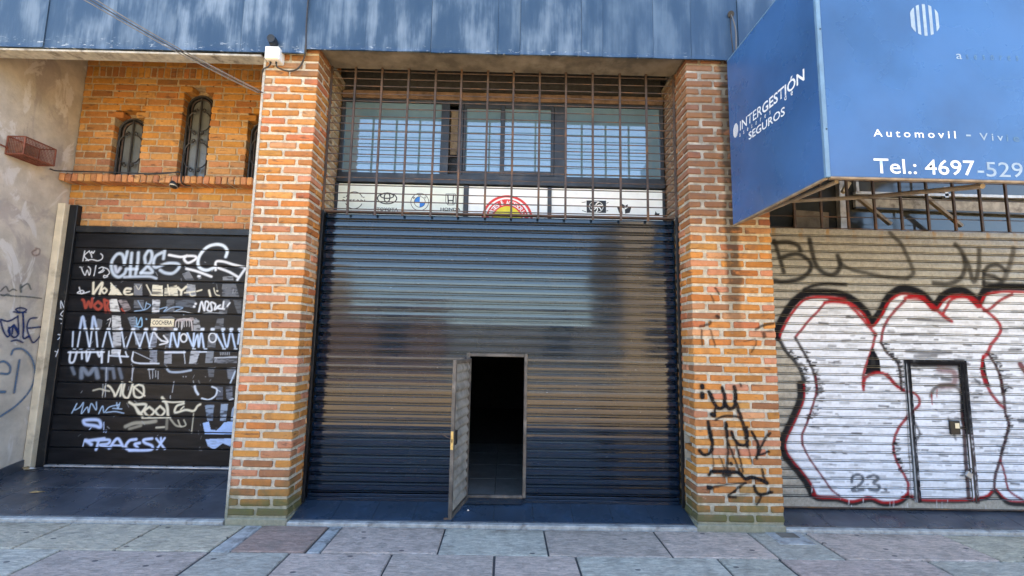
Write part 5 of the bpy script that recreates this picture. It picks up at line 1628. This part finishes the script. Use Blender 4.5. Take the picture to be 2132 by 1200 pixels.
cvS.stroke([(x, y - 3) for x, y in b3_], 4, RE, .9, .3)
cvS.fill(Ap([(1212, 690), (1250, 640), (1268, 610), (1225, 668), (1170, 612)]), BK, .95)
# inner lines
def sA(p, w_, c=RE, a=.92, soft=.3):
    cvS.stroke(Ap(p), w_, c, a, soft)
def sB(p, w_, c=RE, a=.92, soft=.3):
    cvS.stroke(Bp(p), w_, c, a, soft)
DR = (.16, .02, .025)
sA([(925, 556), (880, 610), (830, 660), (782, 720), (745, 765)], 5.2, (.28, .02, .03))
sA([(745, 765), (770, 810), (810, 880), (850, 960), (870, 1040), (880, 1110)], 6, (.05, .04, .045))
sB([(852, 0), (856, 100), (830, 200), (800, 290), (772, 360), (775, 420)], 5, (.18, .02, .03))
sB([(775, 420), (810, 490), (850, 550), (900, 620), (950, 690), (995, 722)], 4.5, (.16, .03, .04))
sA([(925, 555), (985, 545), (1060, 560), (1110, 605), (1160, 660), (1205, 715), (1232, 745)], 7, RE)
sA([(960, 540), (1040, 545)], 12, RE, .85)
sA([(1232, 745), (1222, 790), (1205, 850), (1180, 920), (1162, 980), (1155, 1060), (1160, 1085)], 6, (.30, .01, .015))
cvS.fill(Ap([(1213, 822), (1254, 895), (1266, 980), (1168, 990), (1188, 900)]), BK, 1.)
cvS.fill(Ap([(1208, 865), (1228, 900), (1232, 940), (1202, 945)]), (.035, .035, .032), .6)
sA([(1160, 1062), (1172, 1010), (1222, 985), (1282, 985), (1322, 1022), (1362, 1062), (1402, 1088)], 6.5, RE)
sB([(1280, 0), (1340, 70), (1390, 100), (1440, 112), (1470, 150), (1460, 190), (1410, 230), (1390, 262), (1352, 310), (1322, 380), (1316, 450), (1340, 530), (1380, 600), (1402, 650), (1402, 705)], 6, (.27, .012, .02))
sA([(1412, 540), (1362, 590), (1312, 650), (1278, 720), (1266, 800)], 6, (.24, .02, .03))
sA([(1266, 800), (1302, 860), (1350, 900), (1378, 960), (1390, 1085)], 6, (.035, .015, .016))
sA([(1412, 528), (1480, 515), (1540, 545), (1590, 585), (1640, 632), (1692, 668)], 8, RE)
sA([(1440, 520), (1520, 530)], 12, RE, .8)
sA([(1642, 620), (1665, 580), (1690, 540), (1760, 508)], 6, RE, .9)
sA([(1700, 520), (1800, 522), (1850, 555)], 9, RE, .9)
sA([(1850, 560), (1912, 612), (1968, 662), (1992, 710), (1972, 760), (1932, 812), (1912, 862)], 7, (.34, .012, .02))
sA([(2060, 505), (1990, 540), (1930, 590), (1890, 605)], 6, (.28, .015, .02))
sA([(1912, 862), (1952, 920), (1985, 1000), (2002, 1110)], 6, (.05, .015, .018))
cvS.fill(Ap([(1890, 880), (1905, 985), (1925, 1060), (1900, 1062), (1870, 985), (1872, 900)]), BK, .99)
sA([(1885, 880), (1875, 960), (1892, 1040)], 6, RE, .9)
sA([(1912, 862), (1890, 885)], 8, RE, .9)
sB([(1850, 0), (1882, 90), (1932, 160), (1972, 200)], 7, (.26, .012, .02))
sB([(1950, 0), (1968, 100), (1982, 230), (2002, 290), (1986, 370), (1962, 450), (1952, 500), (1922, 600), (1912, 690)], 6.5, (.06, .018, .022))
sB([(1952, 510), (1980, 600), (2002, 690), (2090, 752)], 5, (.22, .03, .04))
sA([(2110, 930), (2132, 960), (2160, 1000)], 12, (.12, .015, .02))
sB([(2060, 270), (2100, 272)], 6, (.05, .06, .09), .7)
sB([(2065, 285), (2100, 285)], 5, (.06, .06, .08), .6)
for p_, q_, n_ in ((Ap([(700, 850), (760, 920), (797, 1000), (802, 1100)]), 10, 60), (Ap([(780, 830), (830, 920), (865, 1010), (880, 1100)]), 9, 50), (Ap([(1270, 800), (1330, 880), (1375, 950), (1392, 1080)]), 9, 46), (Ap([(1925, 870), (1960, 930), (1992, 1020), (2004, 1100)]), 9, 46), (Bp([(1320, 380), (1318, 450), (1345, 540), (1395, 640)]), 9, 50), (Bp([(1985, 250), (2000, 300), (1980, 380), (1958, 470)]), 9, 40), (Bp([(855, 60), (835, 190), (805, 280)]), 16, 40)):
    P_ = smooth_line(p_, 12)
    for k in range(n_):
        x_, y_ = P_[rs2.randint(len(P_))]
        x_ += rs2.uniform(-q_ * .5, q_ * .8); y_ += rs2.uniform(-3, 3)
        cvS.stroke([(x_, y_), (x_ + rs2.uniform(2, 9), y_ + rs2.uniform(-1, 1))], rs2.uniform(1.2, 3), BK, rs2.uniform(.6, 1), .4, False, False)
# date and smears
for p in ([(1066, 640), (1076, 605), (1110, 596), (1136, 620), (1116, 655), (1066, 690), (1142, 686)], [(1162, 612), (1200, 600), (1226, 620), (1196, 645), (1232, 665), (1216, 690), (1172, 684)], [(1266, 684), (1272, 686)]):
    sB(p, 6.2, (.05, .06, .075), .85)
for k in range(170):
    px, py = rs2.uniform(1680, 2140), rs2.uniform(650, 1030)
    cvS.stroke([(px, py), (px + rs2.uniform(3, 22), py + rs2.uniform(-1, 2))], rs2.uniform(1.5, 4.5), (.03, .03, .03), rs2.uniform(.4, .9), .5, True, False)
for p, w_ in (([(1430, 655), (1560, 662), (1680, 668)], 5), ([(1390, 750), (1460, 748)], 6), ([(1420, 850), (1560, 860), (1690, 858)], 7), ([(1470, 880), (1600, 880)], 6)):
    sA(p, w_, (.04, .04, .045), .75, .6)
for k in range(40):
    px, py = rs2.uniform(1690, 2130), rs2.uniform(1000, 1055)
    cvS.stroke([(px, py), (px + rs2.uniform(-2, 3), py + rs2.uniform(6, 24))], rs2.uniform(.8, 2), W1, .6, .4)
cvS.stroke(Ap([(950, 600), (1040, 605)]), 10, (.45, .47, .5), .5, .5)
cvS.stroke([(1891, 764), (1895, 830), (1899, 900), (1903, 960), (1907, 1040)], 6, BK, .93, .4, False)
cvS.stroke([(1883, 760), (1890, 900), (1898, 1040)], 1.6, BK, .8, .4, False)
cvS.stroke([(1910, 1000), (1912, 1040)], 5, (.12, .03, .03), .8, .5, False)
cvS.stroke([(1885, 758), (2008, 759)], 10, BK, .96, .25, False)
cvS.stroke([(1915, 757), (1990, 757)], 13, BK, .9, .3, False)
cvS.stroke([(2000, 760), (2005, 810), (2008, 880)], 15, BK, .95, .25, False)
cvS.stroke([(2005, 860), (2011, 960), (2017, 1040)], 9, (.05, .02, .02), .92, .35, False)
cvS.stroke([(1955, 770), (1985, 775), (1985, 800), (1960, 805)], 13, (.16, .05, .05), .75, .5)
cvS.stroke([(1962, 788), (1978, 790)], 8, (.03, .03, .03), .8, .5)
cvS.stroke([(1938, 826), (1945, 810), (1965, 802), (1990, 806), (2003, 820)], 8, (.11, .09, .08), .85, .4)
cvS.stroke([(1940, 820), (1941, 842)], 3, RE, .8)
cvS.stroke([(1951, 812), (1951, 826)], 2.5, RE, .7)
cvS.rect(3.640, 3.676, .16, 1.40, BK, .97, .45, 4)
cvS.rect(3.620, 3.636, .16, 1.40, (.4, .42, .44), .8, .6, 5)
cvS.rect(3.634, 3.640, .16, 1.40, BK, .9, .3, 9)
cvS.rect(3.62, 4.19, 1.36, 1.40, BK, .98, .12, 6)
cvS.rect(4.128, 4.19, .75, 1.37, BK, .98, .15, 7)
cvS.rect(4.150, 4.19, .16, .76, (.035, .015, .014), .95, .45, 8)
for k in range(60):
    x_, y_ = rs2.uniform(1940, 2040), rs2.uniform(765, 900)
    cvS.stroke([(x_, y_), (x_ + rs2.uniform(4, 20), y_ + rs2.uniform(-2, 2))], rs2.uniform(1.5, 5), (.04, .04, .045), rs2.uniform(.2, .7), .6, False, False)
for p in ([(1905, 880), (1915, 905), (1900, 930), (1906, 960)], [(2030, 790), (2040, 800)], [(2050, 800), (2062, 805)], [(1975, 872), (1990, 915)]):
    cvS.stroke(p, 5, (.05, .05, .055), .75, .5)
# slats carrying the paint
SP = [(0, .026), (.0030, .026), (.0042, -.0015), (.0070, -.0042), (.0100, -.0042), (.0126, -.0012), (.0134, .024), (.0168, .024), (.0185, -.002), (.0235, -.0036), (.036, -.0042), (.050, -.0042), (.060, -.0038), (.0690, -.0026), (.0725, -.0008), (.0732, .026), (.076, .026)]
PR = 2.41 / 32
for i in range(32):
    za = .190 + PR * i
    xs = np.concatenate([np.linspace(SX0, 4.98, 380), [5.2, SX1]])
    Z = np.array([q for q, _ in SP]) * PR / .076
    Y = np.array([q for _, q in SP])
    XX, ZZ = np.meshgrid(xs, Z + za)
    P = cvS.sample(XX, ZZ)
    P[XX > 4.97] = 0
    P[[0, 1, 6, 7, -2, -1], :, 3] *= .15
    YY = np.repeat(Y[:, None], len(xs), 1) + .0009 * np.sin(XX * 4 + i) + random.uniform(-.0008, .0008)
    V = np.stack([XX - 2.3, YY, ZZ - .1], -1).reshape(-1, 3)
    n = len(xs)
    J, I = np.meshgrid(np.arange(len(Z) - 1), np.arange(n - 1), indexing='ij')
    q = np.stack([J * n + I, J * n + I + 1, (J + 1) * n + I + 1, (J + 1) * n + I], -1).reshape(-1, 4)
    me = bpy.data.meshes.new('slat')
    me.from_pydata(V.tolist(), [], q.tolist())
    me.update()
    set_paint(me, P.reshape(-1, 4))
    link('slat', me, 'galv', rs_)
link('backing_sheet', MB().box(SX0 - 2.3, SX1 - 2.3, .027, .031, 0, 2.5), 'dark', rs_)
def painted_bar(name, x0, x1, z0, z1, y0, y1, parent):
    nx, nz = max(2, int((x1 - x0) / .009)), max(2, int((z1 - z0) / .009))
    xs, zs = np.linspace(x0, x1, nx + 1), np.linspace(z0, z1, nz + 1)
    XX, ZZ = np.meshgrid(xs, zs)
    front = np.stack([XX, np.full(XX.shape, y0), ZZ], -1).reshape(-1, 3)
    V = np.vstack([front, [(x0, y1, z0), (x1, y1, z0), (x1, y1, z1), (x0, y1, z1)]]) - np.array((2.3, YS, .1))
    n = nx + 1
    fs = [(j * n + i, j * n + i + 1, (j + 1) * n + i + 1, (j + 1) * n + i) for j in range(nz) for i in range(nx)]
    o = n * (nz + 1)
    a, b, c, d = 0, nx, nz * n + nx, nz * n
    fs += [(a, o, o + 1, b), (b, o + 1, o + 2, c), (c, o + 2, o + 3, d), (d, o + 3, o, a)]
    me = bpy.data.meshes.new(name)
    me.from_pydata(V.tolist(), [], fs)
    me.update()
    P = np.vstack([cvS.sample(XX, ZZ).reshape(-1, 4), np.tile([.05, .05, .055, .9], (4, 1))])
    set_paint(me, P)
    return link(name, me, 'galv', parent)
painted_bar('door_frame', 3.625, 3.650, .16, 1.395, .262, .282, rs_)
painted_bar('door_frame', 3.655, 3.672, .16, 1.365, .268, .282, rs_)
painted_bar('door_frame', 4.135, 4.152, .16, 1.365, .268, .282, rs_)
painted_bar('door_frame', 4.157, 4.182, .16, 1.395, .262, .282, rs_)
painted_bar('door_frame', 3.651, 4.156, 1.368, 1.395, .262, .282, rs_)
painted_bar('bottom_rail', SX0, 4.97, .105, .188, .272, .290, rs_)
link('foot_bar', MB().bbox(0, SX1 - 2.3, -.02, .01, .0, .012, .002), 'rustbar', rs_)
lkb = at(1989, 892, 1, .262)
link('lock_box', MB().bbox(lkb[0] - 2.3 - .045, lkb[0] - 2.3 + .045, -.028, -.008, lkb[2] - .1 - .055, lkb[2] - .1 + .065, .004), 'darkframe', rs_)
link('lock_face', MB().bbox(lkb[0] - 2.3 - .005, lkb[0] - 2.3 + .034, -.0305, -.0285, lkb[2] - .1 + .000, lkb[2] - .1 + .045, .001), 'plate', rs_)
lkp = at(2019, 985, 1, .255)
pk = thing('padlock', 'small steel padlock on the grey shutter door', 'padlock', tuple(lkp))
pk.rotation_euler = (0, R(38), 0)
link('lock_body', MB().bbox(-.028, .028, -.012, .010, -.045, .005, .004), 'steel', pk)
link('shackle', MB().tube([(-.017, 0, .0), (-.018, 0, .025), (-.008, 0, .040), (.008, 0, .040), (.018, 0, .025), (.017, 0, .0)], .005, 6), 'darkframe', pk)
# bar grille over it
g2 = thing('window_grille', 'dark upright bars above the graffiti covered grey shutter', 'grille', (2.3, .275, 2.6))
for k in range(12):
    x = .185 + .254 * k - .05
    link('upright_bar', MB().bbox(x - .0105, x + .0105, -.012, .008, .0, 1.5, .002), 'rustbar', g2)
for z in (.005, .115, .30, .47, .64, .81, .98, 1.15, 1.32):
    link('cross_bar', MB().bbox(.004, 3.1, .0085, .014, z - .004, z + .004, .002), 'rustbar', g2)
# shop front behind the bars
YF = 1.0
sf = thing('glazed_facade', 'dark glazed shop facade with grey frame behind the bars', 'facade', (2.3, YF, 2.5))
def fx(px, py):
    q = at(px, py, 1, YF)
    return float(q[0] - 2.3), float(q[2] - 2.5)
link('pane', MB().box(-.02, 3.6, .05, .06, -.6, 1.6), 'glassdark', sf)
def barpx(name, a, b, w_, mat, y0=0., y1=.04):
    (x0, z0), (x1, z1) = fx(*a), fx(*b)
    L = math.hypot(x1 - x0, z1 - z0)
    nx, nz = -(z1 - z0) / L * w_ / 2, (x1 - x0) / L * w_ / 2
    return link(name, MB().prism([(x0 + nx, z0 + nz), (x1 + nx, z1 + nz), (x1 - nx, z1 - nz), (x0 - nx, z0 - nz)], y0, y1), mat, sf)
barpx('frame_post', (1751, 370), (1756, 480), .075, 'alu', -.02, .04)
barpx('frame_rail', (1780, 421), (2300, 440), .12, 'cement', -.01, .03)
barpx('frame_rail', (1780, 433), (2300, 453), .02, 'winframe', -.015, .03)
barpx('frame_rail', (1780, 402), (2300, 415), .03, 'alu', -.012, .03)
barpx('frame_post', (1783, 375), (1785, 402), .03, 'alu', -.012, .03)
barpx('frame_post', (1968, 390), (1970, 412), .04, 'alu', -.012, .03)
barpx('brace', (1766, 420), (1832, 474), .03, 'galvpole', -.16, -.12)
barpx('brace', (1905, 420), (1976, 478), .03, 'galvpole', -.16, -.12)
barpx('frame_panel', (1690, 440), (1690, 480), .38, 'concrete', .0, .03)
barpx('pipe', (1742, 392), (1731, 412), .04, 'post', -.2, -.16)

# ================================================================== SHOP SIGN BOX
sg = thing('sign_box', 'big blue box sign for insurance with a telephone number, over the right shutter', 'sign', (1.90, -.7, 2.5))
SO = (1.90, -.7, 2.5)
x1_, ya, yb, zt = 3.9, -.585, .565, 1.475
link('end_face', MB().bbox(0, .012, ya + .02, yb, .006, zt - .006, .002), 'signblue', sg)
link('front_face', MB().bbox(.022, x1_, ya, ya + .012, .006, zt - .006, .002), 'signblue', sg)
link('corner_trim', MB().bbox(-.005, .0215, ya - .005, ya + .0195, 0, zt, .003), 'signedge', sg)
link('bottom_trim', MB().bbox(.022, x1_, ya - .004, ya + .022, -.008, .0055, .002).bbox(-.003, .02, ya + .02, yb, -.008, .0055, .002), 'under', sg)
link('top_sheet', MB().box(.0, x1_, ya + .02, yb, zt - .005, zt + .006), 'signedge', sg)
for z in (.30, .95):
    link('screw', MB().tube([(.012, ya - .005, z), (.012, ya - .0075, z)], .005, 6), 'black', sg)
def end_text(t, a, b, h, mat, bold=0., sp=1.):
    p, q = at(*a, 0, 1.9), at(*b, 0, 1.9)
    L = p[1] - q[1]
    me = fit_text(t, (-.0012, p[1] - SO[1], p[2] - SO[2]), L, h, (-1, 0, 0), (0, (q[2] - p[2]) / L, 1), bold, sp, .0)
    return link('lettering', me, mat, sg)
end_text('INTER', (1541, 272.5), (1587, 238), .080, 'signwhite', .003)
end_text('GESTIÓN', (1587.5, 238), (1675.5, 166), .078, 'signwhite', .018)
end_text('asesores', (1540, 285.5), (1604.5, 237.5), .032, 'signwhite', .006, 3.2)
end_text('de', (1633.5, 210.5), (1651, 197), .034, 'signwhite', .006, 2.6)
end_text('SEGUROS', (1559, 292), (1634.5, 239), .062, 'signwhite', .012)
def disc(px, py, rx, rz, mat, gap, plane, n=5):
    """oval mark cut into upright stripes"""
    c = at(px, py, *plane)
    for k in range(n):
        a, b = -1 + 2 * k / n + gap, -1 + 2 * (k + 1) / n - gap * (.3 if k == 0 else 1)
        top, bot = [], []
        for s in np.linspace(a, b, 5):
            s = max(-.999, min(.999, s))
            hgt = math.sqrt(1 - s * s) * rz
            top.append((s * rx, hgt)); bot.append((s * rx, -hgt))
        poly = top + bot[::-1]
        mb = MB()
        if plane[0] == 1:
            mb.add([(c[0] - SO[0] + u, c[1] - SO[1] - .001, c[2] - SO[2] + v) for u, v in poly], [tuple(range(len(poly)))])
        else:
            mb.add([(-.0013, c[1] - SO[1] - u, c[2] - SO[2] + v) for u, v in poly], [tuple(range(len(poly)))])
        link('logo_stripe', mb, mat, sg)
disc(1532, 272, .042, .060, 'signwhite', .06, (0, 1.9))
def front_text(t, a, b, h, mat, bold=0., sp=1.):
    p, q = at(*a, 1, SO[1] + ya), at(*b, 1, SO[1] + ya)
    me = fit_text(t, (p[0] - SO[0], ya - .0012, (p[2] + q[2]) / 2 - SO[2]), q[0] - p[0], h, (0, -1, 0), (0, 0, 1), bold, sp)
    return link('lettering', me, mat, sg)
kf = (DIST - 1.285) / F_
front_text('Automovil', (1818.5, 284), (1990, 289), 17.5 * kf, 'signwhite', .008, 1.5)
front_text('-', (2012, 291), (2022, 291), 17 * kf * 1.4, 'signglare', .0)
front_text('Viv', (2040, 292), (2089, 294), 17.5 * kf, 'signglare', .006, 1.5)
front_text('ienda', (2096, 294), (2190, 298), 17.5 * kf * .78, 'signglare2', .0, 1.5)
front_text('Tel.: 4697', (1820.5, 360), (2031, 366), 34.5 * kf, 'signwhite', .006)
front_text('-529', (2036, 367), (2131, 370), 34.5 * kf, 'signglare', .004)
disc(1925, 42, 36 * kf, 39 * kf, 'signglare', .10, (1, SO[1] + ya))
front_text('a', (1991, 123), (2003, 123.5), 15 * kf, 'signglare', .0)
front_text('sesores', (2012, 124), (2120, 127), 14 * kf, 'signglare2', .0, 2.6)
# stays that carry it
tag(link('support_pole', MB().tube([tuple(at(1632, 420, 1, .262)), tuple(at(1800, 411, 1, -.25)), tuple(at(2046, 388, 1, -1.2))], .017, 8), 'galvpole'), 'long tan pole running under the blue box sign', 'pole')
tag(link('support_pole', MB().tube([(2.02, .0, 2.56), (2.02, -1.2, 2.505)], .014, 8), 'galvpole'), 'short tan pole under the end of the blue box sign', 'pole')

# ================================================================== SMALL THINGS ON THE GROUND
def scrap(name, px, py, z, pts, mat, lab, cat, rot):
    p = at(px, py, 2, z)
    mb = MB()
    n = len(pts)
    mb.add([(x, y, .004 + .006 * math.sin(i * 1.7)) for i, (x, y) in enumerate(pts)] + [(0, 0, .012)] + [(x, y, .001) for x, y in pts],
           [(i, (i + 1) % n, n) for i in range(n)] + [(i, n + 1 + i, n + 1 + (i + 1) % n, (i + 1) % n) for i in range(n)])
    return tag(link(name, mb, mat, None, tuple(p), (0, 0, rot)), lab, cat)
lf = [(-.06, 0), (-.03, .018), (.01, .022), (.055, .004), (.02, -.016), (-.03, -.014)]
scrap('dry_leaf', 78, 1025, .088, lf, 'leaf', 'dry brown leaf lying on the dark garage ramp', 'leaf', .3)
scrap('dry_leaf', 54, 975, .175, [(x * .8, y * 1.4) for x, y in lf], 'leaf', 'crumpled tan leaf in the corner by the cream post', 'leaf', -.4)
scrap('paper_scrap', 66, 976, .168, [(x * .7, y * .9) for x, y in lf], 'paper', 'small white paper scrap beside the crumpled leaf', 'paper', .1)
for px, py, lab in ((975, 1064, 'white speck of paper on the sill below the open door'), (876, 1050, 'white speck of paper on the sill left of the open door')):
    scrap('paper_scrap', px, py, .066, [(x * .18, y * .3) for x, y in lf], 'paper', lab, 'paper', .5)
rk = at(928, 1083, 2, .026)
tag(link('stone', MB().bbox(-.018, .018, -.012, .012, 0, .018, .005), 'rustbrown', None, tuple(rk)), 'small brown stone by the foot of the open door', 'stone')
